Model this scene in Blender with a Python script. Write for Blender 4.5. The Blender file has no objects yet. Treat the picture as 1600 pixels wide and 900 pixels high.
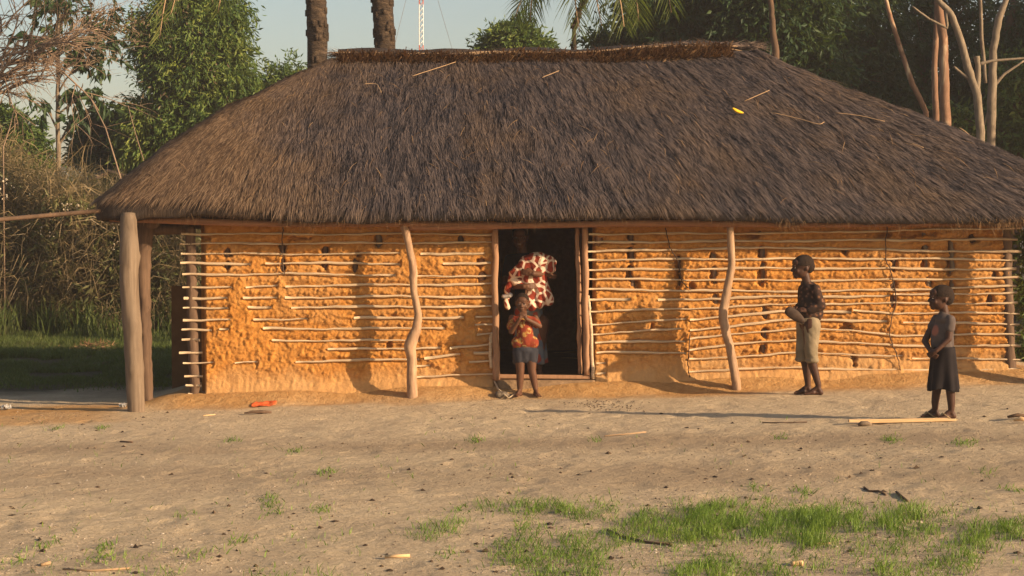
import bpy, bmesh, math, random
import numpy as np
from mathutils import Vector, Matrix, noise as mnoise
rng = np.random.default_rng(7); random.seed(7)
S = bpy.context.scene
COL = S.collection

# ------------------------------------------------------------ camera, sky, sun, exposure
F = 2560.0; HZ = 375.0; CZ = 1.42
PITCH = math.atan((450-HZ)/F)
cam = bpy.data.cameras.new('camera'); cam.sensor_width = 36; cam.lens = F/1600*36
cam.clip_end = 3000; cam.clip_start = .1
co = bpy.data.objects.new('camera', cam); COL.objects.link(co)
co.location = (0, 0, CZ); co.rotation_euler = (math.radians(90)-PITCH, 0, 0); S.camera = co
cam.dof.use_dof = False
SUN_AZ = 62.0; SUN_EL = 17.5
sd = Vector((math.sin(math.radians(SUN_AZ))*math.cos(math.radians(SUN_EL)), -math.cos(math.radians(SUN_AZ))*math.cos(math.radians(SUN_EL)), math.sin(math.radians(SUN_EL))))
W = bpy.data.worlds.new('World'); S.world = W; W.use_nodes = True
_n = W.node_tree.nodes.new('ShaderNodeTexSky'); _n.sky_type = 'NISHITA'; _n.sun_disc = False
_n.sun_elevation = math.radians(SUN_EL); _n.sun_rotation = math.radians(180-SUN_AZ)
_n.air_density = 1.25; _n.dust_density = 2.1; _n.ozone_density = 1.7
W.node_tree.links.new(_n.outputs[0], W.node_tree.nodes['Background'].inputs[0])
W.node_tree.nodes['Background'].inputs[1].default_value = 0.08
sl = bpy.data.lights.new('sun', 'SUN'); sl.energy = 5.0; sl.angle = math.radians(.5); sl.color = (1.0, .76, .50)
so = bpy.data.objects.new('sun', sl); COL.objects.link(so); so.rotation_euler = sd.to_track_quat('Z', 'Y').to_euler()
S.view_settings.view_transform = 'Standard'; S.view_settings.look = 'None'
S.view_settings.exposure = 1.0; S.view_settings.gamma = 1
S.render.engine = 'CYCLES'
S.cycles.max_bounces = 6; S.cycles.transparent_max_bounces = 8
S.cycles.use_denoising = True

def P(x, y, Y):
    """photo pixel (1600x900) at distance Y -> point"""
    dx = (x-800)/F; dy = (450-y)/F
    c, s = math.cos(PITCH), math.sin(PITCH)
    vy = c + dy*s; vz = -s + dy*c
    return Vector((dx/vy*Y, Y, CZ + vz/vy*Y))
def PX(x, Y): return P(x, 450, Y).x
def PZ(y, Y): return P(800, y, Y).z

# ------------------------------------------------------------ noise (vectorised)
def _h(ix, iy, iz, s):
    n = (ix.astype(np.int64)*374761393 + iy.astype(np.int64)*668265263 + iz.astype(np.int64)*2147483647 + s*974634777) & 0xffffffff
    n = ((n ^ (n >> 13))*1274126177) & 0xffffffff
    n = ((n ^ (n >> 16))*2246822519) & 0xffffffff
    return ((n ^ (n >> 15)) & 0xffffff)/float(0xffffff)
def vnoise(x, y, z=None, s=0):
    x = np.asarray(x, float); y = np.asarray(y, float); z = np.zeros_like(x) if z is None else np.asarray(z, float)+0*x
    ix, iy, iz = np.floor(x), np.floor(y), np.floor(z); fx, fy, fz = x-ix, y-iy, z-iz
    fx, fy, fz = [t*t*(3-2*t) for t in (fx, fy, fz)]
    r = 0
    for a in (0, 1):
        for b in (0, 1):
            for c in (0, 1):
                r = r + _h(ix+a, iy+b, iz+c, s)*(fx if a else 1-fx)*(fy if b else 1-fy)*(fz if c else 1-fz)
    return r
def fbm(x, y, z=None, o=4, s=0):
    r = 0; a = .5; t = 0
    for i in range(o):
        k = 2.03**i
        r = r + a*vnoise(np.asarray(x)*k, np.asarray(y)*k, None if z is None else np.asarray(z)*k, s+i*17); t += a; a *= .5
    return r/t
def worley(x, y, s=0):
    ix, iy = np.floor(x), np.floor(y); d1 = np.full(np.shape(x), 9.); d2 = d1.copy(); cid = np.zeros(np.shape(x))
    z = np.zeros_like(ix)
    for a in (-1, 0, 1):
        for b in (-1, 0, 1):
            px = ix+a+_h(ix+a, iy+b, z, s); py = iy+b+_h(ix+a, iy+b, z, s+5)
            d = np.hypot(px-x, py-y); m = d < d1
            d2 = np.where(m, d1, np.minimum(d2, d)); cid = np.where(m, _h(ix+a, iy+b, z, s+9), cid); d1 = np.where(m, d, d1)
    return d1, d2, cid
def sstep(a, b, x):
    t = np.clip((np.asarray(x, float)-a)/(b-a), 0, 1); return t*t*(3-2*t)

# ------------------------------------------------------------ mesh helpers
class MB:
    def __init__(s): s.v = []; s.f = []; s.m = []; s.n = 0
    def add(s, v, f, m=0):
        v = np.asarray(v, float).reshape(-1, 3)
        for q in f: s.f.append(tuple(int(i)+s.n for i in q)); s.m.append(m)
        s.v.append(v); s.n += len(v)
    def tube(s, pts, rad, seg=8, m=0, cap=True, jit=0., sx=1., sy=1.):
        pts = [Vector(p) for p in pts]; n = len(pts)
        if np.isscalar(rad): rad = [rad]*n
        V = []; prev = None
        for i, p in enumerate(pts):
            t = (pts[min(i+1, n-1)]-pts[max(i-1, 0)]).normalized()
            if prev is None:
                a = Vector((0, 0, 1)) if abs(t.z) < .9 else Vector((1, 0, 0)); u = t.cross(a).normalized()
            else:
                u = (prev-t*prev.dot(t)).normalized()
            prev = u; w = t.cross(u)
            for k in range(seg):
                an = 2*math.pi*k/seg; r = rad[i]*(1+jit*(random.random()-.5))
                V.append(p+u*(math.cos(an)*r*sx)+w*(math.sin(an)*r*sy))
        Fc = []
        for i in range(n-1):
            for k in range(seg):
                a = i*seg+k; b = i*seg+(k+1) % seg; Fc.append((a, b, b+seg, a+seg))
        if cap: Fc.append(tuple(range(seg-1, -1, -1))); Fc.append(tuple((n-1)*seg+k for k in range(seg)))
        s.add([tuple(v) for v in V], Fc, m)
    def box(s, c, d, m=0, rot=None):
        V = []
        for z in (-1, 1):
            for y in (-1, 1):
                for x in (-1, 1):
                    v = Vector((x*d[0]/2, y*d[1]/2, z*d[2]/2))
                    if rot: v = rot @ v
                    V.append(tuple(v+Vector(c)))
        s.add(V, [(0, 2, 3, 1), (4, 5, 7, 6), (0, 1, 5, 4), (2, 6, 7, 3), (0, 4, 6, 2), (1, 3, 7, 5)], m)
    def build(s, name, mats, parent=None, smooth=True, origin=None):
        return mk(name, np.concatenate(s.v), s.f, mats, parent, smooth, origin, s.m)

ORG = {}
def mk(name, v, f, mats, parent=None, smooth=True, origin=None, mi=None):
    """one mesh object from world-space vertices"""
    v = np.asarray(v, float)
    po = ORG.get(parent.name, Vector((0, 0, 0))) if parent else Vector((0, 0, 0))
    org = Vector(origin) if origin is not None else (po if parent else Vector((0, 0, 0)))
    me = bpy.data.meshes.new(name)
    v = v-np.array(org)
    if isinstance(f, np.ndarray):
        k = f.shape[1]; me.vertices.add(len(v)); me.vertices.foreach_set('co', v.ravel())
        me.loops.add(f.size); me.loops.foreach_set('vertex_index', f.ravel().astype(np.int32))
        me.polygons.add(len(f)); me.polygons.foreach_set('loop_start', np.arange(0, f.size, k, dtype=np.int32))
        me.polygons.foreach_set('loop_total', np.full(len(f), k, dtype=np.int32))
        me.update(calc_edges=True)
    else:
        me.from_pydata([tuple(p) for p in v], [], f); me.update()
    if not isinstance(mats, (list, tuple)): mats = [mats]
    for m in mats: me.materials.append(m)
    if mi is not None: me.polygons.foreach_set('material_index', np.asarray(mi, dtype=np.int32))
    me.polygons.foreach_set('use_smooth', np.full(len(me.polygons), smooth, dtype=bool)); me.update()
    o = bpy.data.objects.new(name, me); COL.objects.link(o)
    if parent: o.parent = parent; o.location = org-po
    else: o.location = org
    ORG[o.name] = org
    return o
def tag(o, label=None, cat=None, group=None, kind=None):
    if label: o['label'] = label
    if cat: o['category'] = cat
    if group: o['group'] = group
    if kind: o['kind'] = kind
    return o
def thing(name, label, cat, loc, group=None):
    o = bpy.data.objects.new(name, None); COL.objects.link(o); o.location = loc; o.empty_display_size = .2
    ORG[o.name] = Vector(loc); return tag(o, label, cat, group)

# ------------------------------------------------------------ materials
def lin(r, g, b):
    f = lambda c: ((c/255+.055)/1.055)**2.4 if c > 10 else c/255/12.92
    return (f(r), f(g), f(b), 1)
class NM:
    """tiny node helper"""
    def __init__(s, name):
        s.m = bpy.data.materials.new(name); s.m.use_nodes = True; s.t = s.m.node_tree; s.b = s.t.nodes['Principled BSDF']
        s.b.inputs['Specular IOR Level'].default_value = .15; s.b.inputs['Roughness'].default_value = .85
        s.co = s.t.nodes.new('ShaderNodeTexCoord')
    def link(s, a, b): s.t.links.new(a, b)
    def mp(s, scale=(1, 1, 1), rot=(0, 0, 0), src='Object'):
        n = s.t.nodes.new('ShaderNodeMapping'); n.inputs['Scale'].default_value = scale; n.inputs['Rotation'].default_value = rot
        s.link(s.co.outputs[src], n.inputs[0]); return n.outputs[0]
    def noise(s, scale, detail=4, rough=.55, vec=None, dist=0):
        n = s.t.nodes.new('ShaderNodeTexNoise'); n.inputs['Scale'].default_value = scale; n.inputs['Detail'].default_value = detail
        n.inputs['Roughness'].default_value = rough; n.inputs['Distortion'].default_value = dist
        s.link(vec if vec else s.co.outputs['Object'], n.inputs['Vector']); return n.outputs['Fac']
    def vor(s, scale, feature='F1', vec=None, out='Distance', rnd=1):
        n = s.t.nodes.new('ShaderNodeTexVoronoi'); n.feature = feature; n.inputs['Scale'].default_value = scale
        n.inputs['Randomness'].default_value = rnd
        s.link(vec if vec else s.co.outputs['Object'], n.inputs['Vector']); return n.outputs[out]
    def ramp(s, fac, stops):
        n = s.t.nodes.new('ShaderNodeValToRGB'); e = n.color_ramp.elements
        while len(e) < len(stops): e.new(.5)
        for i, (p, c) in enumerate(stops): e[i].position = p; e[i].color = c if len(c) == 4 else (*c, 1)
        s.link(fac, n.inputs[0]); return n.outputs[0]
    def mix(s, fac, a, b, mode='MIX'):
        n = s.t.nodes.new('ShaderNodeMix'); n.data_type = 'RGBA'; n.blend_type = mode
        if isinstance(fac, (int, float)): n.inputs[0].default_value = fac
        else: s.link(fac, n.inputs[0])
        for k, q in ((6, a), (7, b)):
            if isinstance(q, tuple): n.inputs[k].default_value = q if len(q) == 4 else (*q, 1)
            else: s.link(q, n.inputs[k])
        return n.outputs[2]
    def math(s, op, a, b=0.):
        n = s.t.nodes.new('ShaderNodeMath'); n.operation = op
        for k, q in ((0, a), (1, b)):
            if isinstance(q, (int, float)): n.inputs[k].default_value = q
            else: s.link(q, n.inputs[k])
        return n.outputs[0]
    def attr(s, name):
        n = s.t.nodes.new('ShaderNodeAttribute'); n.attribute_name = name; return n.outputs['Fac']
    def island(s): return s.t.nodes.new('ShaderNodeNewGeometry').outputs['Random Per Island']
    def bump(s, h, strength=.5, dist=.01):
        n = s.t.nodes.new('ShaderNodeBump'); n.inputs['Strength'].default_value = strength; n.inputs['Distance'].default_value = dist
        s.link(h, n.inputs['Height']); s.link(n.outputs[0], s.b.inputs['Normal'])
    def col(s, c):
        if isinstance(c, tuple): s.b.inputs['Base Color'].default_value = c
        else: s.link(c, s.b.inputs['Base Color'])
    def translucent(s, c, fac=.35):
        tr = s.t.nodes.new('ShaderNodeBsdfTranslucent'); mx = s.t.nodes.new('ShaderNodeMixShader'); mx.inputs[0].default_value = fac
        if isinstance(c, tuple): tr.inputs[0].default_value = c
        else: s.link(c, tr.inputs[0])
        s.link(s.b.outputs[0], mx.inputs[1]); s.link(tr.outputs[0], mx.inputs[2])
        s.link(mx.outputs[0], s.t.nodes['Material Output'].inputs[0])

def c3(r, g, b): return (r, g, b, 1)
def mat_wood(name, a, b, stretch=(30, 30, 2.5), rough=.8, cracks=True, bs=.5):
    n = NM(name); v = n.mp(stretch); f = n.noise(1.0, 5, .6, v, .4); g = n.noise(2.2, 3)
    c = n.ramp(f, [(.3, b), (.65, a)]); c = n.mix(n.ramp(g, [(.35, c3(0, 0, 0)), (.7, c3(1, 1, 1))]), c, tuple(x*.72 for x in a[:3])+(1,))
    n.col(c); n.b.inputs['Roughness'].default_value = rough; n.bump(f, bs, .006); return n.m
def mat_leaf(name, stops, tr=.3, rough=.55, spec=.3, nz=.6):
    n = NM(name); i = n.island(); z = n.noise(nz, 2)
    f = n.math('ADD', n.math('MULTIPLY', i, .45), n.math('MULTIPLY', n.math('SUBTRACT', z, .28), 1.15))
    c = n.ramp(f, stops); n.col(c); n.b.inputs['Roughness'].default_value = rough; n.b.inputs['Specular IOR Level'].default_value = spec
    n.translucent(n.mix(.5, c, (.25, .35, .04, 1), 'MIX'), tr); return n.m

M = {}
# --- ground
n = NM('sandy_ground')
big = n.noise(.35, 4, .6); mid = n.noise(2.2, 5, .65); fine = n.noise(28, 5, .7); mp = n.mp((.25, 1.6, 1), (0, 0, math.radians(7))); trk = n.noise(1.3, 5, .55, mp, .6)
c = n.ramp(fine, [(.28, c3(.45, .33, .20)), (.5, c3(.61, .46, .29)), (.75, c3(.72, .56, .375))])
c = n.mix(n.ramp(mid, [(.42, c3(0, 0, 0)), (.68, c3(.55, .55, .55))]), c, (.40, .29, .19, 1))
c = n.mix(n.math('MULTIPLY', n.attr('track'), .95), c, n.mix(trk, (.31, .215, .13, 1), (.47, .345, .22, 1)))
grit = n.vor(55); c = n.mix(n.ramp(grit, [(.05, c3(1, 1, 1)), (.12, c3(0, 0, 0))]), c, n.ramp(n.vor(55, out='Color'), [(0, c3(.1, .07, .05)), (.6, c3(.3, .22, .15)), (1, c3(.6, .48, .36))]))
cl = n.ramp(n.noise(14, 5, .7), [(.3, c3(.42, .21, .07)), (.7, c3(.58, .335, .135))])
c = n.mix(n.attr('clay'), c, cl)
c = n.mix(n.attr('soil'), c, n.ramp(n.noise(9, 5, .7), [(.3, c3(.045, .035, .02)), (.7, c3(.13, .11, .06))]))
n.col(c); n.b.inputs['Roughness'].default_value = .95; n.b.inputs['Specular IOR Level'].default_value = .1
n.bump(n.math('ADD', n.noise(45, 6, .75), n.math('MULTIPLY', n.noise(9, 4, .6), 1.6)), 1., .035); M['ground'] = n.m
# --- mud wall
n = NM('mud_daub'); f = n.noise(18, 6, .7); g = n.noise(1.6, 3)
c = n.ramp(f, [(.28, c3(.28, .106, .020)), (.5, c3(.44, .182, .036)), (.72, c3(.57, .275, .072))])
c = n.mix(n.ramp(g, [(.35, c3(0, 0, 0)), (.7, c3(.6, .6, .6))]), c, (.40, .195, .060, 1))
c = n.mix(n.attr('pale'), c, (.48, .29, .13, 1))
n.col(c); n.b.inputs['Roughness'].default_value = .95; n.bump(n.math('ADD', n.noise(60, 5, .75), n.math('MULTIPLY', n.noise(22, 4, .7), 1.5)), .7, .008); M['mud'] = n.m
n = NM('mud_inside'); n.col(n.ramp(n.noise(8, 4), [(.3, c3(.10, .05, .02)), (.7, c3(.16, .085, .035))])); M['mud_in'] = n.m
# --- thatch
def thatch(name, stops, warm, sc=1.):
    n = NM(name); i = n.island(); z = n.noise(1.1, 4, .6); zz = n.noise(7, 4, .6, n.mp((3.2, .5, .5)))
    f = n.math('ADD', n.math('ADD', n.math('MULTIPLY', i, .40), n.math('MULTIPLY', zz, .32)), n.math('MULTIPLY', n.attr('clump'), .28))
    c = n.ramp(f, stops); c = n.mix(n.ramp(n.math('ADD', z, n.math('MULTIPLY', n.attr('tan'), .5)), [(.48, c3(0, 0, 0)), (.85, c3(1, 1, 1))]), c, n.ramp(i, warm))
    n.col(c); n.b.inputs['Roughness'].default_value = .8; n.b.inputs['Specular IOR Level'].default_value = .18; return n
n = thatch('weathered_thatch', [(.28, c3(.010, .009, .011)), (.43, c3(.038, .032, .034)), (.57, c3(.085, .064, .059)), (.76, c3(.15, .108, .09))], [(0, c3(.052, .030, .018)), (.6, c3(.14, .086, .05)), (1, c3(.24, .155, .09))])
M['thatch'] = n.m
n = thatch('thatch_under', [(.25, c3(.015, .012, .012)), (.6, c3(.05, .038, .032)), (.8, c3(.09, .065, .05))], [(0, c3(.04, .024, .015)), (1, c3(.14, .085, .045))]); n.bump(n.noise(60, 4, .7, n.mp((1, .1, .1))), 1, .02); M['thatch_u'] = n.m
n = NM('cut_straw'); n.col(n.ramp(n.island(), [(0, c3(.07, .036, .018)), (.5, c3(.19, .105, .05)), (1, c3(.36, .22, .11))])); M['straw'] = n.m
n = NM('dry_stalk'); n.col(n.ramp(n.island(), [(0, c3(.22, .13, .07)), (1, c3(.42, .28, .16))])); M['stalk'] = n.m
# --- woods
M['lath'] = mat_wood('split_bamboo', c3(.64, .48, .31), c3(.30, .195, .11), (4, 40, 70))
M['pole'] = mat_wood('debarked_pole', c3(.45, .285, .17), c3(.17, .085, .045), (26, 26, 5), .65)
M['greypost'] = mat_wood('weathered_post', c3(.215, .155, .105), c3(.08, .052, .034), (34, 34, 1.6), .8)
M['darkpost'] = mat_wood('dark_post', c3(.15, .09, .055), c3(.06, .036, .024))
M['framew'] = mat_wood('door_frame_wood', c3(.40, .22, .12), c3(.23, .115, .06), (40, 40, 3), .6)
M['beam'] = mat_wood('eave_pole', c3(.30, .14, .07), c3(.15, .07, .036), (3, 40, 40))
M['vine'] = mat_wood('twisted_vine', c3(.10, .06, .04), c3(.05, .03, .02))
M['pale'] = mat_wood('fresh_split_wood', c3(.72, .48, .25), c3(.55, .32, .14), (4, 50, 50))
M['bark'] = mat_wood('brown_bark', c3(.15, .09, .055), c3(.06, .04, .026), (14, 14, 3), .9, bs=1)
M['palebark'] = mat_wood('pale_bark', c3(.27, .205, .14), c3(.085, .06, .04), (22, 22, 7), .85, bs=1)
M['twig'] = mat_wood('grey_twigs', c3(.30, .20, .13), c3(.16, .11, .08))
n = NM('palm_trunk'); f = n.noise(6, 5, .7, n.mp((1, 1, 2.6)), .5); n.col(n.ramp(f, [(.3, c3(.022, .017, .013)), (.55, c3(.085, .056, .036)), (.72, c3(.17, .115, .07)), (.8, c3(.36, .30, .24))])); n.bump(n.noise(14, 5, .7, n.mp((1, 1, 3))), 1, .06); M['palmbark'] = n.m
# --- foliage
M['leaf_green'] = mat_leaf('bright_leaves', [(0, c3(.014, .034, .009)), (.28, c3(.032, .068, .013)), (.55, c3(.085, .130, .022)), (.85, c3(.18, .20, .035)), (1, c3(.22, .23, .06))], .2, nz=1.0)
M['leaf_dark'] = mat_leaf('dark_leaves', [(0, c3(.010, .024, .008)), (.5, c3(.022, .05, .013)), (.85, c3(.055, .085, .02)), (1, c3(.12, .14, .03))], .2)
M['leaf_olive'] = mat_leaf('olive_leaves', [(0, c3(.05, .055, .02)), (.5, c3(.12, .12, .04)), (.85, c3(.22, .18, .07)), (1, c3(.32, .24, .12))], .25)
M['leaf_brown'] = mat_leaf('brown_leaves', [(0, c3(.07, .05, .035)), (.5, c3(.14, .09, .055)), (1, c3(.20, .16, .07))], .2)
M['frond'] = mat_leaf('palm_leaflets', [(0, c3(.03, .045, .012)), (.5, c3(.07, .09, .02)), (1, c3(.2, .19, .06))], .35, .4, .5)
M['grass'] = mat_leaf('grass_blades', [(0, c3(.06, .11, .012)), (.5, c3(.13, .21, .025)), (.85, c3(.22, .29, .045)), (1, c3(.38, .33, .12))], .35, .5, .3, 1.4)
M['drygrass'] = mat_leaf('dry_brush', [(0, c3(.07, .05, .028)), (.45, c3(.17, .12, .06)), (.8, c3(.30, .21, .11)), (1, c3(.42, .32, .18))], .3)

# ------------------------------------------------------------ ground
WY = 16.0                                                            # front face of the hut
XL, XR = -3.07, 4.86; DXL, DXR = -.135, .74; WYB = 20.4
def gh(x, y, detail=True):
    x = np.asarray(x, float); y = np.asarray(y, float)
    b = -.10+.03*np.clip(x, -5, 6)
    inx = sstep(-3.9, -3.2, x)*(1-sstep(5.0, 5.8, x))
    edge = 15.62+.10*(vnoise(x*1.3, x*0+3, s=4)-.5)*2
    b = b+(.115*sstep(0, .40, y-edge)*inx)
    b = b-.10*sstep(-3.0, -4.2, x)*0
    b = b+.035*(fbm(x*.45, y*.45, o=3, s=1)-.5)*sstep(0, 2, np.abs(y-15.9)+.3)
    if detail: b = b+.020*(fbm(x*3.2, y*3.2, o=4, s=2)-.5)+.007*(fbm(x*15, y*15, o=3, s=3)-.5)
    far = sstep(35, 90, y); b = b*(1-far)+(-.3)*far
    return b
_gh0 = gh
def gh(x, y, detail=True):
    r = _gh0(x, y, detail); x = np.asarray(x, float); y = np.asarray(y, float)
    d1, d2, c_ = worley(x*2.6+.4*vnoise(x*5, y*5), y*2.2, 140); a1, a2, c2 = worley(x*6, y*6, 150)
    m = sstep(6, 8, y)*(1-sstep(15.2, 15.7, y))
    return r-m*(.009*(c_ > .5)*(1-sstep(.08, .34, d1))-.003*(c_ > .5)*np.exp(-((d1-.4)/.09)**2)+.005*(c2 > .6)*(1-sstep(.05, .35, a1)))
def g1(x, y): return float(gh(np.array([x]), np.array([y]))[0])
def graded(segs):
    a = []
    for lo, hi, st in segs: a.append(np.arange(lo, hi-1e-6, st))
    return np.concatenate(a+[np.array([segs[-1][1]])])
xs = graded([(-900, -100, 100), (-100, -20, 10), (-20, -6, .5), (-6, 7.2, .03), (7.2, 20, .5), (20, 100, 10), (100, 900, 100)])
ys = graded([(-60, 0, 10), (0, 5.6, .4), (5.6, 17, .03), (17, 24, .1), (24, 60, 1), (60, 200, 14), (200, 1500, 130)])
GX, GY = np.meshgrid(xs, ys)
V = np.stack([GX, GY, gh(GX, GY)], -1).reshape(-1, 3)
nx = len(xs); I = np.arange(len(ys)*nx).reshape(len(ys), nx)
FQ = np.stack([I[:-1, :-1], I[:-1, 1:], I[1:, 1:], I[1:, :-1]], -1).reshape(-1, 4)
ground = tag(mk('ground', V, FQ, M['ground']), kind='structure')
def vattr(o, name, val):
    a = o.data.attributes.new(name, 'FLOAT', 'POINT'); a.data.foreach_set('value', np.asarray(val, dtype=np.float32).ravel())
vx, vy = V[:, 0], V[:, 1]
nz = fbm(vx*1.1, vy*1.1, o=4, s=31)
clay = (1-sstep(.0, .62, np.abs(vy-15.98)+(nz-.5)*.9-.12))*sstep(-7.5, -5.0, vx)*(1-sstep(5.6, 6.6, vx))
clay = np.maximum(clay, .75*(1-sstep(.55, 1.0, np.abs(vy-15.4)))*(1-sstep(-4.0, -3.1, vx+.6*(nz-.5))))
inh = ((vx > XL-.3) & (vx < XR+.2) & (vy > WY) & (vy < WYB)); clay = np.where(inh, .8, clay)
vattr(ground, 'clay', clay)
# compacted wheel tracks running across the yard
t1 = vy-(12.2-.16*vx); t2 = vy-(10.6-.17*vx)
w1 = np.exp(-(t1+.3*(nz-.5))**2/.22); w2 = np.exp(-(t2+.5*(nz-.5))**2/.35)*.8
vattr(ground, 'track', np.clip((w1+w2)*(.35+1.1*fbm(vx*.8, vy*2.2, o=3, s=8)), 0, 1))
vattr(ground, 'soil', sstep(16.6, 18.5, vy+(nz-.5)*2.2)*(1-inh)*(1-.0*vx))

# far hills
hx = np.linspace(-160, 160, 161); pr = 10+6*vnoise(hx*.03+3, hx*0, s=2)+3*vnoise(hx*.11, hx*0, s=5)+10*np.exp(-((hx+62)/26)**2)
HV = []; 
for k, (yy, s_) in enumerate(((250, 0), (275, .55), (300, .9), (330, 1.0), (400, 0))):
    for i, x in enumerate(hx): HV.append((x, yy+6*math.sin(i*.7), -1+pr[i]*s_))
HF = [(k*161+i, k*161+i+1, (k+1)*161+i+1, (k+1)*161+i) for k in range(4) for i in range(160)]
n = NM('hill_woods'); n.col(n.ramp(n.noise(.25, 5, .7), [(.3, c3(.03, .045, .02)), (.7, c3(.08, .09, .04))])); M['hill'] = n.m
tag(mk('hills', HV, HF, M['hill']), kind='structure')

# ------------------------------------------------------------ hut
hut = thing('mud_hut', 'long mud walled hut with thatched hipped roof and open central doorway', 'house', (.9, 18.2, 0))

# --- laths of the front wall: pixel polylines
LL = [[(283, 365), (500, 366), (700, 365), (772, 367)], [(281, 381), (520, 380), (775, 379)],
      [(283, 396), (430, 397), (625, 396)], [(657, 396), (758, 397)], [(282, 411), (391, 412)], [(415, 411), (627, 412)], [(692, 411), (767, 411)],
      [(285, 429), (460, 428), (618, 430)], [(650, 431), (770, 431)], [(285, 449), (362, 448)], [(384, 448), (433, 446)], [(446, 447), (600, 445), (768, 444)],
      [(287, 466), (355, 465)], [(380, 465), (433, 464)], [(445, 465), (630, 463), (770, 464)], [(286, 481), (358, 481)], [(387, 481), (424, 481)], [(455, 480), (600, 479), (768, 479)],
      [(286, 500), (360, 499)], [(396, 499), (480, 498)], [(553, 497), (640, 497), (725, 496)], [(743, 495), (770, 496)], [(284, 515), (330, 515)], [(343, 514), (358, 514)], [(411, 513), (560, 514), (695, 512)], [(742, 508), (770, 508)],
      [(284, 531), (313, 531)], [(425, 532), (560, 532), (655, 532)], [(745, 523), (769, 522)], [(280, 551), (316, 550)], [(512, 546), (600, 545), (688, 543)], [(703, 543), (768, 539)],
      [(286, 567), (333, 567)], [(367, 567), (402, 566)], [(462, 565), (560, 563), (655, 561)], [(663, 560), (720, 554)], [(650, 572), (672, 571)], [(740, 551), (768, 550)], [(733, 566), (769, 565)],
      [(288, 588), (316, 587)], [(650, 589), (700, 587), (771, 585)], [(290, 602), (314, 602)], [(294, 616), (308, 616)]]
LR = [[(920, 366), (1240, 364), (1597, 356)], [(919, 379), (1240, 376), (1590, 374)], [(918, 393), (1140, 388), (1260, 387), (1400, 391), (1596, 394)],
      [(917, 406), (1240, 404), (1400, 404), (1590, 406)], [(917, 422), (1240, 419), (1588, 421)], [(917, 436), (1240, 438), (1400, 437), (1593, 434)],
      [(917, 452), (1180, 455), (1280, 455), (1420, 452), (1588, 447)], [(918, 469), (985, 468)], [(1028, 469), (1240, 463), (1390, 463)], [(1395, 461), (1480, 459), (1589, 458)],
      [(922, 487), (1130, 480), (1240, 475), (1400, 474), (1590, 474)], [(924, 507), (1072, 499)], [(1078, 500), (1140, 493), (1240, 486), (1330, 487)], [(1333, 485), (1400, 489), (1593, 489)],
      [(927, 522), (1065, 514)], [(1078, 516), (1240, 499), (1330, 500), (1388, 502)], [(1411, 504), (1594, 506)], [(930, 535), (1072, 533)],
      [(1077, 530), (1160, 521), (1240, 513), (1330, 517), (1400, 524), (1595, 522)], [(932, 551), (1072, 551)], [(1077, 546), (1160, 537), (1240, 531), (1400, 540), (1597, 541)],
      [(932, 567), (948, 567)], [(1077, 562), (1240, 551), (1330, 554), (1410, 556)], [(1425, 560), (1596, 561)], [(932, 585), (948, 584)], [(1077, 580), (1240, 574), (1400, 579), (1597, 578)], [(1570, 602), (1597, 597)]]
def interp(pl, x):
    px = [p[0] for p in pl]; py = [p[1] for p in pl]; return np.interp(x, px, py)
LATH = LL+LR

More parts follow.
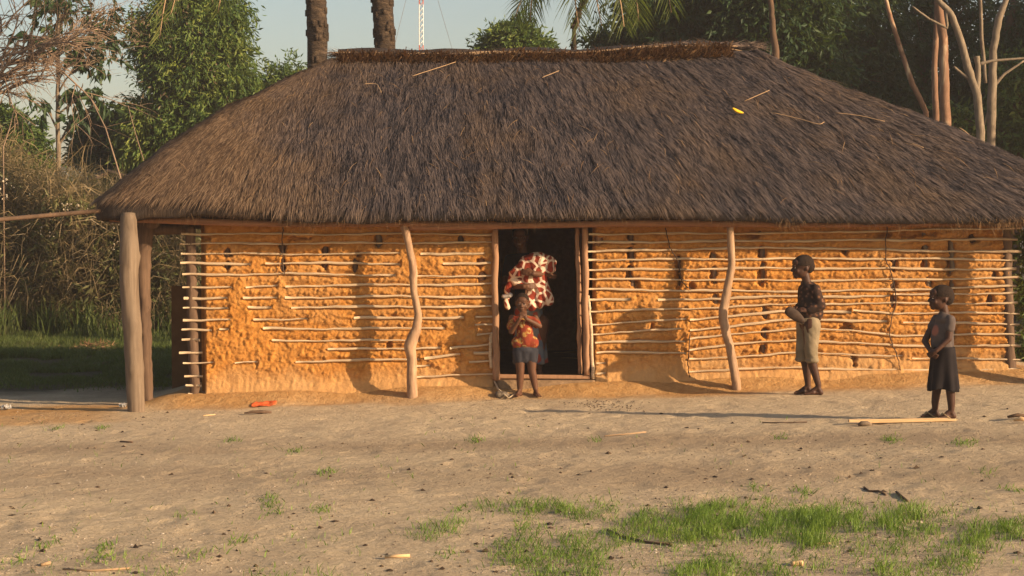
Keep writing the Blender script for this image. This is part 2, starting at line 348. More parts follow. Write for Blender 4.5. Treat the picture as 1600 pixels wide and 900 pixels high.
def wall_grid(x0, x1, ztop, holes, seed):
    st = .011
    gx = np.arange(x0, x1+st, st); gz = np.linspace(0, 1, 150)
    X, T = np.meshgrid(gx, gz)
    zb = gh(X, X*0+WY-.02, False)-.06
    Z = zb+(ztop-zb)*T
    a1, a2, cid = worley(X*17+2.6*fbm(X*7, Z*7, s=seed+3), Z*27+2.2*fbm(X*6+9, Z*6, s=seed+4), seed)
    b1, b2, _ = worley(X*34+1.5*fbm(X*20, Z*20, s=seed+5), Z*44, seed+20)
    low = sstep(.16, .34, Z-zb+.22*(fbm(X*3, Z*0, s=77)-.5))            # smooth washed foot
    d = .020*(a2-a1)**.55*(.3+1.1*cid)+.013*(b2-b1)**.7+.006*(fbm(X*50, Z*60, o=3, s=seed+60)-.5)+.030*(fbm(X*2.6, Z*3.2, o=4, s=seed+6)-.5)
    d = d*(.25+.75*low)
    dn = (.020*(fbm(X*14+2*fbm(X*3, Z*5, s=2), Z*6, o=4, s=seed+11)-.5)+.012*(fbm(X*40, Z*14, o=3, s=seed+12)-.5))*(1-low); d = d+dn-.004
    # recess behind visible laths, fuller where they are buried
    px = 800+X/WY*F; py = HZ+(CZ-Z)/WY*F
    m = np.zeros_like(X)
    for pl in LATH:
        inside = (px > pl[0][0]-1) & (px < pl[-1][0]+1)
        if not inside.any(): continue
        yy = interp(pl, px); m = np.maximum(m, np.where(inside, np.exp(-((py-yy)/6.)**2), 0))
    cover = vnoise(X*5, Z*22, s=seed+40)
    d = d+.010*(1-m)-.014*m*(cover < .62)
    for (hx_, hy_, rx, ry) in holes:
        q = np.hypot((px-hx_)/rx, (py-hy_)/ry)+1.5*(fbm(X*22, Z*22, o=3, s=seed+50)-.5); d = d-.075*(1-sstep(.45, 1.0, q))
    foot = (1-sstep(0, .22, Z-zb)); d = d+.085*foot**2.0
    edge = np.minimum(sstep(0, .03, X-x0), 1-sstep(-.03, 0, X-x1)); d = d*edge-.05*(1-edge)
    Y = WY+.012-d
    nxx = len(gx); n0 = X.size; I = np.arange(n0).reshape(X.shape)
    Fq = np.stack([I[:-1, :-1], I[:-1, 1:], I[1:, 1:], I[1:, :-1]], -1).reshape(-1, 4)
    Vv = np.stack([X, Y, Z], -1).reshape(-1, 3)
    # back sheet + rim so the wall has thickness
    r = [(x0, WY+.17, float(gh(x0, WY))-.06), (x1, WY+.17, float(gh(x1, WY))-.06), (x1, WY+.17, ztop), (x0, WY+.17, ztop)]
    f = [tuple(q) for q in Fq]; b = n0
    f.append((b+1, b, b+3, b+2))
    f.append((b, I[0, 0], I[-1, 0], b+3)); f.append((b+1, b+2, I[-1, -1], I[0, -1])); f.append((b+3, I[-1, 0], I[-1, -1], b+2))
    mi = [0]*len(Fq)+[1, 0, 0, 0]
    o = mk('wall', np.concatenate([Vv, np.array(r)]), f, [M['mud'], M['mud_in']], hut, True, None, mi)
    pale = np.concatenate([((1-low)*.55+.15*(fbm(X*4, Z*4, s=3) > .62)).ravel(), np.zeros(4)]); vattr(o, 'pale', pale)
    return o
HL = [(355, 395, 8, 8), (355, 414, 6, 8), (441, 388, 7, 9), (441, 414, 5, 12), (507, 391, 7, 12), (507, 412, 6, 12), (555, 414, 6, 11), (590, 375, 9, 12), (607, 540, 5, 9), (720, 372, 7, 9), (750, 412, 9, 8), (753, 433, 9, 8), (470, 373, 30, 4), (322, 372, 10, 5), (560, 396, 5, 6)]
HR = [(985, 372, 7, 12), (985, 400, 7, 20), (984, 430, 6, 12), (993, 446, 8, 8), (1060, 430, 6, 30), (1082, 447, 6, 10), (1113, 400, 5, 10), (1114, 430, 6, 15), (1119, 465, 6, 13), (1172, 366, 16, 7), (1189, 396, 8, 12), (1190, 430, 8, 26), (1196, 490, 5, 14), (1195, 522, 6, 10), (1193, 545, 8, 10),
      (1019, 510, 5, 8), (1320, 392, 5, 8), (1322, 510, 9, 10), (1337, 562, 6, 10), (1330, 375, 0.1, .1), (1278, 470, 5, 7), (1430, 366, 42, 5), (1380, 366, 22, 6), (1398, 412, 6, 14), (1398, 445, 7, 12), (1396, 470, 5, 10), (1444, 390, 7, 8), (1444, 412, 6, 12), (1453, 442, 7, 12), (1486, 390, 7, 20), (1486, 415, 8, 20), (1487, 445, 7, 14), (1520, 372, 8, 8), (1490, 512, 6, 16), (1548, 470, 5, 8), (1555, 430, 5, 8), (935, 375, 10, 8)]
for (x0, x1, H, sd_) in ((XL+.05, DXL-.02, HL, 3), (DXR+.05, XR+.02, HR, 8)): wall_grid(x0, x1, 1.60, H, sd_)
# lintel strip, side and back walls (seen only through the door or from the side)
def slab(name, x0, x1, y0, y1, z1, mat, z0=None):
    b = MB(); zz = (g1((x0+x1)/2, (y0+y1)/2)-.1) if z0 is None else z0
    b.box(((x0+x1)/2, (y0+y1)/2, (zz+z1)/2), (x1-x0, y1-y0, z1-zz)); return b.build(name, mat, hut, False)
slab('wall', XL, XL+.16, WY+.18, WYB, 1.60, M['mud']); slab('wall', XR-.14, XR+.02, WY+.18, WYB, 1.60, M['mud']); slab('wall', XL, XR, WYB+.004, WYB+.17, 1.60, M['mud'])
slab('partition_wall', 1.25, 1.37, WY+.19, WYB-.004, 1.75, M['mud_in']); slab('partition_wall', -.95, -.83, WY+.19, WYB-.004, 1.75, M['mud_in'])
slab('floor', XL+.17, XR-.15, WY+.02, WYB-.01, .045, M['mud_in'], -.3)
slab('back_stub', -3.62, -3.09, 17.4, 17.56, .93, M['mud_in'])  # dark inside mud puts the stub's shade into its colour

# laths
def lath(pl, Y, hw=.0215, th=.006):
    b = MB(); xs_ = np.arange(pl[0][0], pl[-1][0]+.1, 14.); xs_ = np.append(xs_, pl[-1][0]) if pl[-1][0]-xs_[-1] > 2 else xs_
    hw = hw*random.uniform(.8, 1.15); ph = random.random()*9; tw = random.uniform(-.2, .2)
    V = []; 
    for x in xs_:
        q = P(x, interp(pl, x), Y); w = hw*(1+.22*math.sin(x*.043+ph)+random.uniform(-.1, .1)); dz = .005*math.sin(x*.031+ph)+.003*math.sin(x*.13+ph)+random.uniform(-.0015, .0015)
        yo = .004*math.sin(x*.021+ph*2)
        for (a, c) in ((-1, 0), (-.6, -1), (.6, -1), (1, 0), (.6, .6), (-.6, .6)):
            V.append((q.x, q.y+yo+c*th+a*w*tw*.5, q.z+dz+a*w*.5))
    k = len(xs_); Fc = [(i*6+j, i*6+(j+1) % 6, (i+1)*6+(j+1) % 6, (i+1)*6+j) for i in range(k-1) for j in range(6)]
    Fc += [tuple(range(6)), tuple((k-1)*6+j for j in range(5, -1, -1))]
    b.add(V, Fc); return b.build('lath', M['lath'], hut)
for pl in LATH: lath(pl, WY-.015)

# upright sticks that show through the mud
def pole(name, pts, r, mat, parent, seg=10, jit=.08, sub=9, wob=.006):
    pts = [Vector(p) for p in pts]; out = []; rr = []
    if np.isscalar(r): r = [r]*len(pts)
    # catmull-rom
    for i in range(len(pts)-1):
        p0 = pts[max(i-1, 0)]; p1 = pts[i]; p2 = pts[i+1]; p3 = pts[min(i+2, len(pts)-1)]
        for k in range(sub):
            t = k/sub; q = .5*((2*p1)+(p2-p0)*t+(2*p0-5*p1+4*p2-p3)*t*t+(3*p1-p0-3*p2+p3)*t**3)
            out.append(q+Vector((random.uniform(-wob, wob), random.uniform(-wob, wob), 0))); rr.append(r[i]+(r[i+1]-r[i])*t)
    out.append(pts[-1]); rr.append(r[-1])
    b = MB()
    if name in ('veranda_post', 'door_jamb', 'corner_post'): seg = 22; jit = 0
    b.tube(out, rr, seg, jit=jit)
    if jit == 0:
        v = np.concatenate(b.v); cc = np.repeat(np.array(out), seg, 0); ra = np.repeat(np.array(rr), seg); k = len(cc); dv = v[:k]-cc; s0 = out[0].x*3
        f_ = .30*(fbm(dv[:, 0]*22+s0, dv[:, 1]*22, v[:k, 2]*5, o=3, s=14)-.5)+.16*(fbm(dv[:, 0]*60, dv[:, 1]*60, v[:k, 2]*9, o=2, s=15)-.5)
        kn = np.zeros(k)
        for _ in range(5): i_ = random.randrange(k); kn += .28*np.exp(-((v[:k]-v[i_])**2).sum(1)/(.6*ra[i_])**2)
        v[:k] = cc+dv*(1+f_+kn)[:, None]; b.v = [v]
    return b.build(name, mat, parent)
for x, dx, mt in ((355, 2, 'darkpost'), (441, 0, 'darkpost'), (507, 3, 'darkpost'), (556, 0, 'darkpost'), (590, 15, 'greypost'), (720, 3, 'darkpost'), (752, 2, 'framew'), (936, -4, 'framew'), (985, 4, 'darkpost'), (1060, 8, 'darkpost'),
              (1113, 8, 'palebark'), (1189, 8, 'greypost'), (1196, 0, 'greypost'), (1320, 18, 'greypost'), (1397, -6, 'darkpost'), (1444, 10, 'palebark'), (1487, 3, 'palebark'), (1520, 0, 'darkpost'), (1552, -6, 'darkpost')):
    pole('upright', [P(x, 612, WY+.065), P(x+dx*.7, 480, WY+.062), P(x+dx*.0, 352, WY+.06)], .030, M[mt], hut, 8)
pole('corner_post', [P(306, 628, WY+.03), P(301, 520, WY+.03), P(299, 430, WY+.03), P(297, 355, WY+.03)], .05, M['darkpost'], hut)
pole('corner_post', [P(1582, 625, WY+.04), P(1574, 500, WY+.04), P(1572, 355, WY+.04)], [.06, .055, .05], M['darkpost'], hut)
# vines twisted over the laths
for pts in ([(1386, 348), (1384, 400), (1394, 430), (1400, 470), (1390, 520), (1403, 560), (1408, 582)], [(1040, 356), (1046, 384), (1060, 410), (1066, 440), (1080, 452)], [(443, 350), (441, 385), (444, 430)], [(1078, 520), (1075, 570), (1078, 590)]):
    pole('vine_tie', [P(x, y, WY-.034) for x, y in pts], .0055, M['vine'], hut, 6, .3, 8, .006)

# veranda posts (all casting shadows on the mud)
PY = 15.72
def gp(x, Y): X = PX(x, Y); return (X, Y, g1(X, Y)-.05)
pole('veranda_post', [gp(644, PY), P(643, 590, PY), P(643, 560, PY), P(641, 540, PY), P(650, 515, PY), P(653, 490, PY), P(647, 455, PY), P(646, 420, PY), P(640, 390, PY), P(631, 350, PY+.04)],
     [.052, .047, .045, .058, .05, .038, .036, .038, .034, .04], M['pole'], hut, 12, .06, 5, .003)
pole('veranda_post', [gp(1153, PY), P(1149, 590, PY), P(1141, 545, PY), P(1132, 510, PY), P(1130, 488, PY), P(1137, 450, PY), P(1143, 410, PY), P(1140, 352, PY+.04)],
     [.046, .043, .041, .045, .046, .04, .036, .034], M['pole'], hut, 12, .06, 5, .003)
pole('veranda_post', [gp(212, 15.55), P(211, 600, 15.55), P(207, 520, 15.55), P(202, 450, 15.55), P(202, 390, 15.55), P(201, 334, 15.6)],
     [.080, .082, .088, .086, .086, .078], M['greypost'], hut, 16, .03, 6, .002)
pole('veranda_post', [gp(229, 16.05), P(228, 560, 16.05), P(226, 480, 16.05), P(224, 400, 16.05), P(230, 345, 16.05)], [.055, .06, .058, .075, .085], M['darkpost'], hut, 12, .05)
pole('veranda_post', [gp(1640, 15.6), P(1636, 520, 15.6), P(1632, 430, 15.6), P(1630, 345, 15.6)], .075, M['greypost'], hut, 12, .05)
pole('veranda_post', [(-3.6, 20.0, -.3), (-3.58, 20.0, 1.6)], .07, M['darkpost'], hut, 10)
# eave poles
pole('eave_pole', [P(172, 341, 15.72), P(400, 349, 15.72), P(640, 350, 15.74), P(800, 352, 15.72)], [.035, .032, .03, .028], M['beam'], hut, 10)
pole('eave_pole', [P(640, 356, 15.76), P(700, 355, 15.74), P(1000, 349, 15.72), P(1300, 350, 15.72), P(1700, 345, 15.74)], [.022, .03, .034, .034, .03], M['beam'], hut, 10)
pole('eave_pole', [P(215, 360, 16.1), P(300, 357, 16.1)], .055, M['darkpost'], hut, 10)
pole('eave_pole', [(-3.5, 15.8, 1.58), (-3.5, 20.2, 1.60)], .05, M['darkpost'], hut, 8)

# doorway
dg = lambda x, y, Y: P(x, y, Y)
pole('door_jamb', [dg(776, 594, WY-.03), dg(774, 480, WY-.03), dg(774, 355, WY-.03)], [.036, .034, .03], M['framew'], hut, 10, .05)
pole('door_jamb', [dg(917, 586, WY-.03), dg(915, 470, WY-.03), dg(914, 353, WY-.03)], [.03, .03, .028], M['framew'], hut, 10, .05)
pole('door_jamb', [dg(906, 584, WY+.05), dg(904, 470, WY+.05), dg(902, 353, WY+.05)], [.022, .022, .02], M['framew'], hut, 10, .05)
pole('door_jamb', [dg(927, 592, WY-.04), dg(922, 500, WY-.03), dg(919, 462, WY-.03)], [.017, .017, .014], M['lath'], hut, 8, .05)
pole('door_jamb', [dg(767, 575, WY-.04), dg(766, 540, WY-.04), dg(768, 520, WY-.035)], [.015, .015, .013], M['lath'], hut, 8, .05)
b = MB(); p = P(850, 588.5, WY-.02); b.box((p.x, p.y, p.z), (PX(922, WY)-PX(778, WY), .055, .038), rot=Matrix.Rotation(math.radians(.6), 3, 'Y')); o = b.build('door_sill', M['framew'], hut, False)
bv = o.modifiers.new('b', 'BEVEL'); bv.width = .008; bv.segments = 2
# mud step under the sill
gx = np.arange(DXL-.06, DXR+.12, .012); gz = np.linspace(0, 1, 24); X, T = np.meshgrid(gx, gz)
top = PZ(593, WY); zb = gh(X, X*0+WY-.1, False)-.05; ex = np.minimum(sstep(DXL-.06, DXL+.02, X), 1-sstep(DXR+.04, DXR+.12, X))
d = np.where(T < .6, T/.6, 1); Z = zb+(top-zb)*d; Y = WY-.075-.05*(1-d)+np.clip((T-.6)/.4, 0, 1)*.12+.02*(fbm(X*9, Z*14, s=61)-.5)+.10*(1-ex)
I = np.arange(X.size).reshape(X.shape); Fq = np.stack([I[:-1, :-1], I[:-1, 1:], I[1:, 1:], I[1:, :-1]], -1).reshape(-1, 4)
n = NM('grey_mud_step'); n.col(n.ramp(n.noise(16, 5, .7), [(.3, c3(.14, .085, .045)), (.7, c3(.30, .19, .105))])); n.bump(n.noise(50, 4, .7), .9, .01); M['step'] = n.m
mk('door_step', np.stack([X, Y, Z], -1).reshape(-1, 3), Fq, M['step'], hut)
# plank door standing open inside
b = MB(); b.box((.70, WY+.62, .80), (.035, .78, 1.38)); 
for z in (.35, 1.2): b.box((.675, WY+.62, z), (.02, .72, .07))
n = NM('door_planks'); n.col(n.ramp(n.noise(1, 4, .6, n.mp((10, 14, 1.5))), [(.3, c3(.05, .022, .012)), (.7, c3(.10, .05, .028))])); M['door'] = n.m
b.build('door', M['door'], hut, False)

# ------------------------------------------------------------ roof
EX0, EX1, EY0, EY1, EZ = -4.02, 6.05, 15.58, 21.0, 1.695
RAD = .34
RX0, RX1, RY, RZ = PX(527, 18.3), PX(1168, 18.3), 18.3, PZ(93, 18.3)
def rr_contour(t, x0, x1, y0, y1, rad):
    """rounded rectangle, t in [0,1) starting at front-left going right"""
    w = x1-x0-2*rad; h = y1-y0-2*rad; q = math.pi*rad/2; L = 2*w+2*h+4*q
    s = (t % 1)*L; out = np.zeros(s.shape+(2,))
    segs = [(w, 0), (q, 1), (h, 0), (q, 1), (w, 0), (q, 1), (h, 0), (q, 1)]
    st = [np.array([x0+rad, y0]), None, np.array([x1, y0+rad]), None, np.array([x1-rad, y1]), None, np.array([x0, y1-rad]), None]
    dr = [np.array([1, 0]), None, np.array([0, 1]), None, np.array([-1, 0]), None, np.array([0, -1]), None]
    cc = {1: (x1-rad, y0+rad, -90), 3: (x1-rad, y1-rad, 0), 5: (x0+rad, y1-rad, 90), 7: (x0+rad, y0+rad, 180)}
    acc = 0
    for i, (ln, kind) in enumerate(segs):
        m = (s >= acc) & (s < acc+ln+1e-9); u = s[m]-acc
        if kind == 0: out[m] = st[i]+dr[i]*u[..., None]
        else:
            cx, cy, a0 = cc[i]; a = np.radians(a0)+u/rad; out[m] = np.stack([cx+rad*np.cos(a), cy+rad*np.sin(a)], -1)
        acc += ln
    return out
def roofS(t, v):
    """v: 0 ridge .. 1 eave"""
    E = rr_contour(t, EX0, EX1, EY0, EY1, RAD)
    # ridge contour: angle-matched
    R = np.stack([np.clip(RX0+(E[..., 0]-(EX0+1.5))/(EX1-1.9-(EX0+1.5))*(RX1-RX0), RX0, RX1), RY+np.clip((E[..., 1]-RY)*.05, -.13, .13)], -1)
    xy = R+(E-R)*v[..., None]
    side = np.clip((RX0-xy[..., 0])/1.5, 0, 1)+np.clip((xy[..., 0]-RX1)/3, 0, 1)
    bul = .10*np.sin(np.pi*np.clip(v, 0, 1))*(1+.3*side)-.10*np.clip((xy[..., 0]-RX1)/2.5, 0, 1)*np.sin(np.pi*np.clip(v, 0, 1))*0
    sl_ = np.clip((RX0-xy[..., 0])/1.0, 0, 1); bul = bul+sl_*(.08*np.sin(np.pi*np.clip(v, 0, 1)**.9)+.11*np.clip(v, 0, 1)**3)-.04*np.clip((xy[..., 0]-2.6)/1.5, 0, 1)*np.sin(np.pi*np.clip(v, 0, 1))
    ztop = RZ+.11*np.clip((xy[..., 0]-1.2)/1.4, 0, 1)*(1-np.clip((xy[..., 0]-2.7)/1.2, 0, 1))*(1-v)**2*.7
    z = ztop+(EZ-ztop)*v+bul
    z = z+.10*(fbm(xy[..., 0]*.7, xy[..., 1]*.7, o=3, s=91)-.5)*np.sin(np.pi*np.clip(v, 0.02, .98))**.5+.035*(fbm(xy[..., 0]*3, xy[..., 1]*3, o=3, s=92)-.5)
    z = z+.02*np.sin(xy[..., 0]*.9+1)*v
    return np.stack([xy[..., 0], xy[..., 1], z], -1)
nt, nv = 700, 70
tt = np.arange(nt)/nt; vv = np.linspace(0, 1, nv)
TT, VV = np.meshgrid(tt, vv); SV = roofS(TT, VV)
E0 = SV[-1]; nrm = rr_contour(tt, EX0+1e-3, EX1, EY0, EY1, RAD); cen = np.stack([np.clip(E0[:, 0], EX0+1.6, EX1-1.6), np.full(nt, RY)], -1)
inw = cen-E0[:, :2]; inw /= np.linalg.norm(inw, axis=1)[:, None]
th = []
for k, (di, dz) in enumerate(((-.015, -.05), (.0, -.09), (.10, -.10), (.35, .02), (1.0, .42))):
    r = E0.copy(); r[:, :2] += inw*di; r[:, 2] += dz-(.10 if k < 3 else 0)*np.clip((-2.3-E0[:, 0])/1.4, 0, 1)+.012*(fbm(tt*220, tt*0+k, s=95)-.5)*2; th.append(r)
SV2 = np.concatenate([SV, np.array(th)]); nr = SV2.shape[0]
I = np.arange(nr*nt).reshape(nr, nt); Fq = np.stack([I[:-1], np.roll(I, -1, 1)[:-1], np.roll(I, -1, 1)[1:], I[1:]], -1)[:, :, ::-1].reshape(-1, 4)
roof = mk('roof', SV2.reshape(-1, 3), Fq, M['thatch_u'], hut)
vattr(roof, 'tan', np.zeros(nr*nt)); vattr(roof, 'clump', np.zeros(nr*nt)+.4)
per = 2*(EX1-EX0-2*RAD)+2*(EY1-EY0-2*RAD)+2*math.pi*RAD
def strands(N, tlo, thi, vlo, vhi, L, Wd, lift, mat, name, parent, jitter=.35, tan=0):
    t = tlo+(thi-tlo)*rng.random(N); v = vlo+(vhi-vlo)*rng.random(N)
    p = roofS(t, v); e = .012
    q = roofS(t, np.minimum(v+e, 1.02)); d = q-p; d /= np.linalg.norm(d, axis=1)[:, None]+1e-9
    q2 = roofS(t+.002, v); s = q2-p; s /= np.linalg.norm(s, axis=1)[:, None]+1e-9
    nn = np.cross(s, d); nn = np.where(nn[:, 2:3] < 0, -nn, nn); nn /= np.linalg.norm(nn, axis=1)[:, None]+1e-9
    cl = (fbm(p[:, 0]*4.5, p[:, 2]*4.5, p[:, 1]*3, o=3, s=71)-.5)*2.2*jitter+.10
    _, _, cid = worley(t*per*19+.6*fbm(p[:, 0]*5, v*9, o=2, s=66), v*12+3*vnoise(t*per*6, t*0, s=67), 61)
    cl2 = .9*(cid-.5)+fbm(p[:, 0]*1.2, p[:, 2]*3, o=2, s=73)-.5
    ang = cl+jitter*.5*rng.standard_normal(N)+.25*cl2
    dd = d+s*ang[:, None]; dd /= np.linalg.norm(dd, axis=1)[:, None]
    ln = L*(.55+.9*rng.random(N)); wd = Wd*(.6+.8*rng.random(N))
    lf = lift*(.2+1.3*rng.random(N))*(.6+1.2*fbm(p[:, 0]*5, p[:, 2]*7, o=2, s=75))
    a = p+nn*.002; tip = p+dd*ln[:, None]+nn*(lf*(.4+1.3*cid))[:, None]; tip[:, 2] -= .06*ln
    sd2 = np.cross(dd, nn)*wd[:, None]*.5
    mid = a*.45+tip*.55+nn*(lf*.35+.006)[:, None]
    V = np.stack([a-sd2, a+sd2, mid+sd2*.9, mid-sd2*.9, tip], 1).reshape(-1, 3)
    i0 = np.arange(N)*5
    f = np.concatenate([np.stack([i0, i0+1, i0+2], -1), np.stack([i0, i0+2, i0+3], -1), np.stack([i0+3, i0+2, i0+4], -1)])
    o = mk(name, V, f, mat, parent, False)
    tn = np.clip((-1.2-p[:, 0])/1.6, 0, 1)*.72+.20*(1-sstep(.0, .25, v))*(p[:, 0] < -1)+.12*sstep(.82, 1, v)+tan
    vattr(o, 'tan', np.repeat(tn, 5)); vattr(o, 'clump', np.repeat(cid, 5)); return o
# t ranges: front first (perimeter share)
per = 2*(EX1-EX0-2*RAD)+2*(EY1-EY0-2*RAD)+2*math.pi*RAD; tf = (EX1-EX0-2*RAD)/per; tsd = (EY1-EY0-2*RAD+1.57*RAD)/per
strands(210000, -.06, tf+.05, 0, .985, .19, .0052, .015, M['thatch'], 'thatch', roof, .16)
strands(46000, tf+.02, tf+tsd+.06, 0, .985, .18, .007, .014, M['thatch'], 'thatch', roof)
strands(30000, .94-tsd+.02, .97, 0, .985, .18, .007, .014, M['thatch'], 'thatch', roof)
strands(22000, tf+tsd+.02, .96-tsd, 0, .985, .24, .015, .016, M['thatch'], 'thatch', roof)
# longer loose wisps, lying over
strands(900, -.04, tf+.04, .02, .95, .26, .0045, .03, M['straw'], 'loose_straw', roof, .9)
# ragged eave fringe
N = 62000; t = rng.random(N); t = np.where(rng.random(N) < .7, -.05+(tf+.1)*rng.random(N), t)
lay = rng.random(N)
p = roofS(t, np.full(N, .985)); e = rr_contour(t, EX0, EX1, EY0, EY1, RAD); c = np.stack([np.clip(e[:, 0], EX0+1.6, EX1-1.6), np.full(N, RY)], -1); iw = c-e; iw /= np.linalg.norm(iw, axis=1)[:, None]
st = p.copy(); st[:, :2] += iw*(.11*lay)[:, None]; st[:, 2] -= .005+(.075+.10*np.clip((-2.3-p[:, 0])/1.4, 0, 1))*lay
rg = fbm(p[:, 0]*3, p[:, 1]*3, o=3, s=88)
ln = (.035+.06*rng.random(N)+.16*np.clip(rg-.42, -.1, 1)+.10*(rng.random(N) < .03)); dirv = np.stack([-iw[:, 0]*.55+.35*rng.standard_normal(N), -iw[:, 1]*.55+.25*rng.standard_normal(N), -.75-.2*rng.random(N)], -1); dirv /= np.linalg.norm(dirv, axis=1)[:, None]
sdv = np.stack([-iw[:, 1], iw[:, 0], np.zeros(N)], -1)*.0035
V = np.stack([st-sdv, st+sdv, st+dirv*ln[:, None]], 1).reshape(-1, 3); f = np.arange(N*3).reshape(-1, 3)
o = mk('eave_fringe', V, f, M['straw'], roof, False)
# ridge cap of cut stalks, with poles laid along it
N = 9000; x = RX0+.02+(PX(1138, 18.2)-RX0-.02)*rng.random(N); sgn = np.where(rng.random(N) < .78, -1, 1); h = rng.random(N)
zt = roofS(np.clip((x-RX0)/(RX1-RX0), 0.02, .98)*tf, np.zeros(N))[:, 2]
p = np.stack([x, RY+sgn*(.15+.13*h), zt+.045-.15*h], -1)
ang = rng.random(N)*2*np.pi; dr = np.stack([np.cos(ang)*.8, sgn*(.35+.5*rng.random(N)), np.sin(ang)*.8-.25], -1); dr /= np.linalg.norm(dr, axis=1)[:, None]
ln = .04+.07*rng.random(N); sv = np.cross(dr, np.array([.3, .2, .9])); sv /= np.linalg.norm(sv, axis=1)[:, None]; sv *= .007
V = np.stack([p-sv, p+sv, p+dr*ln[:, None]+sv*.6, p+dr*ln[:, None]-sv*.6], 1).reshape(-1, 3)
cap = mk('ridge_cap', V, np.arange(N*4).reshape(-1, 4), M['straw'], roof, False)
b = MB(); xr = np.linspace(RX0+.03, PX(1140, 18.2), 60); zr = roofS(np.clip((xr-RX0)/(RX1-RX0), .02, .98)*tf, np.zeros(60))[:, 2]
b.tube([(a, RY, c-.03+.01*math.sin(a*7)) for a, c in zip(xr, zr)], .15, 10, sy=.45 if False else 1); b.build('ridge_roll', M['thatch_u'], roof)
for dy, dz, x0, x1, r in ((-.12, .060, 515, 1000, .0065), (-.08, .068, 560, 1172, .0065), (-.16, .048, 700, 1150, .006), (.04, .07, 620, 1160, .006)):
    pp = [Vector((PX(xx, 18.2), RY+dy+random.uniform(-.012, .012), float(roofS(np.array([.02+.96*(xx-527)/641*tf if 527 < xx < 1168 else .01*tf]), np.array([0.]))[0, 2])+dz+random.uniform(-.008, .008))) for xx in np.linspace(x0, x1, 9)]
    pole('ridge_pole', pp, r, M['stalk'], roof, 7, .1, 4, .002)
# loose straw thrown along the ridge top and over the hip
N = 5200; x = PX(520, 18.2)+(PX(1190, 18.2)-PX(520, 18.2))*rng.random(N); zt = roofS(np.clip((x-RX0)/(RX1-RX0), 0.02, .98)*tf, np.zeros(N))[:, 2]
p = np.stack([x, RY+.07*rng.standard_normal(N), zt+.035+.02*rng.random(N)+.04*sstep(1.3, 2.4, x)*rng.random(N)], -1)
dr = np.stack([rng.choice([-1, 1], N)*1., .35*rng.standard_normal(N), .22*rng.standard_normal(N)], -1); ln = .06+.16*rng.random(N)
sv = np.array([0, .35, 1.])*.003
V = np.stack([p-sv, p+sv, p+dr*ln[:, None]], 1).reshape(-1, 3); o = mk('ridge_straw', V, f[:N], M['thatch'], roof, False); vattr(o, 'tan', np.full(N*3, .3)); vattr(o, 'clump', np.repeat(rng.random(N), 3))
# stalks lying on the slope
def on_roof(px, py):
    lo, hi = 15.4, 18.4
    best = None
    for v in np.linspace(0, 1, 160):
        tq = np.linspace(-.05, tf+.06, 500); q = roofS(tq, np.full(500, v))
        sx = 800+q[:, 0]/q[:, 1]*F
        i = np.argmin(np.abs(sx-px)); yy = HZ+(CZ-q[i, 2])/q[i, 1]*F; dd = abs(yy-py)
        if best is None or dd < best[0]: best = (dd, Vector(q[i]))
    return best[1]
for pts in ([(1205, 183), (1245, 192), (1275, 200), (1285, 197)], [(1304, 183), (1340, 188), (1380, 197)], [(1500, 207), (1533, 232)], [(1418, 229), (1442, 238)], [(1163, 165), (1200, 148)], [(644, 126), (680, 115), (712, 104)], [(570, 138), (590, 139), (597, 152)], [(846, 128), (872, 118)]):
    pole('fallen_stalk', [on_roof(x, y)+Vector((0, -.03, .04)) for x, y in pts], .0042, M['stalk'], roof, 5, .2, 4, .004)

# things resting on / by the roof
b = MB(); q = on_roof(1150, 183)+Vector((0, -.05, .06)); V = []
ks = np.linspace(0, 1, 9)
for k in ks:
    w = .028*math.sin(math.pi*min(1, .1+.9*k))**.7+.002; cx = -.055+.115*k; cz = .022-.045*k-.01*math.sin(math.pi*k)
    for a, bb in ((-1, .0), (0, -.012), (1, .0), (0, .008)): V.append((q.x+cx, q.y+bb-cz*.3, q.z+cz+a*w*.7))
Fc = [(i*4+j, i*4+(j+1) % 4, i*4+4+(j+1) % 4, i*4+4+j) for i in range(8) for j in range(4)]+[(3, 2, 1, 0), (32, 33, 34, 35)]
b.add(V, Fc)
n = NM('yellow_leaf'); n.col(n.ramp(n.noise(30, 2), [(.3, c3(.75, .36, .02)), (.6, c3(.85, .52, .03))])); M['yleaf'] = n.m
tag(b.build('fallen_leaf', M['yleaf'], None, True, q), 'small curled yellow leaf lying on the thatch slope', 'leaf')
#PART2
# ------------------------------------------------------------ people
def capsule(p0, r0, p1, r1, n=14):
    p0 = Vector(p0); p1 = Vector(p1); ax = (p1-p0); L = ax.length; ax = ax.normalized() if L > 1e-6 else Vector((0, 0, 1))
    a = Vector((0, 0, 1)) if abs(ax.z) < .9 else Vector((1, 0, 0)); u = ax.cross(a).normalized(); w = ax.cross(u)
    V = []; rings = []
    for k in range(1, 5): an = math.pi/2*(1-k/4); rings.append((p0-ax*r0*math.sin(an), r0*math.cos(an)))
    for k in range(0, 4): an = math.pi/2*k/4; rings.append((p1+ax*r1*math.sin(an), r1*math.cos(an)))
    V.append(p0-ax*r0)
    for c, r in rings:
        for j in range(n): t = 2*math.pi*j/n; V.append(c+u*math.cos(t)*r+w*math.sin(t)*r)
    V.append(p1+ax*r1); Fc = []; m = len(rings)
    for j in range(n): Fc.append((0, 1+(j+1) % n, 1+j))
    for i in range(m-1):
        for j in range(n): a_ = 1+i*n+j; b_ = 1+i*n+(j+1) % n; Fc.append((a_, b_, b_+n, a_+n))
    l = len(V)-1
    for j in range(n): Fc.append((l, 1+(m-1)*n+j, 1+(m-1)*n+(j+1) % n))
    return [tuple(v) for v in V], Fc
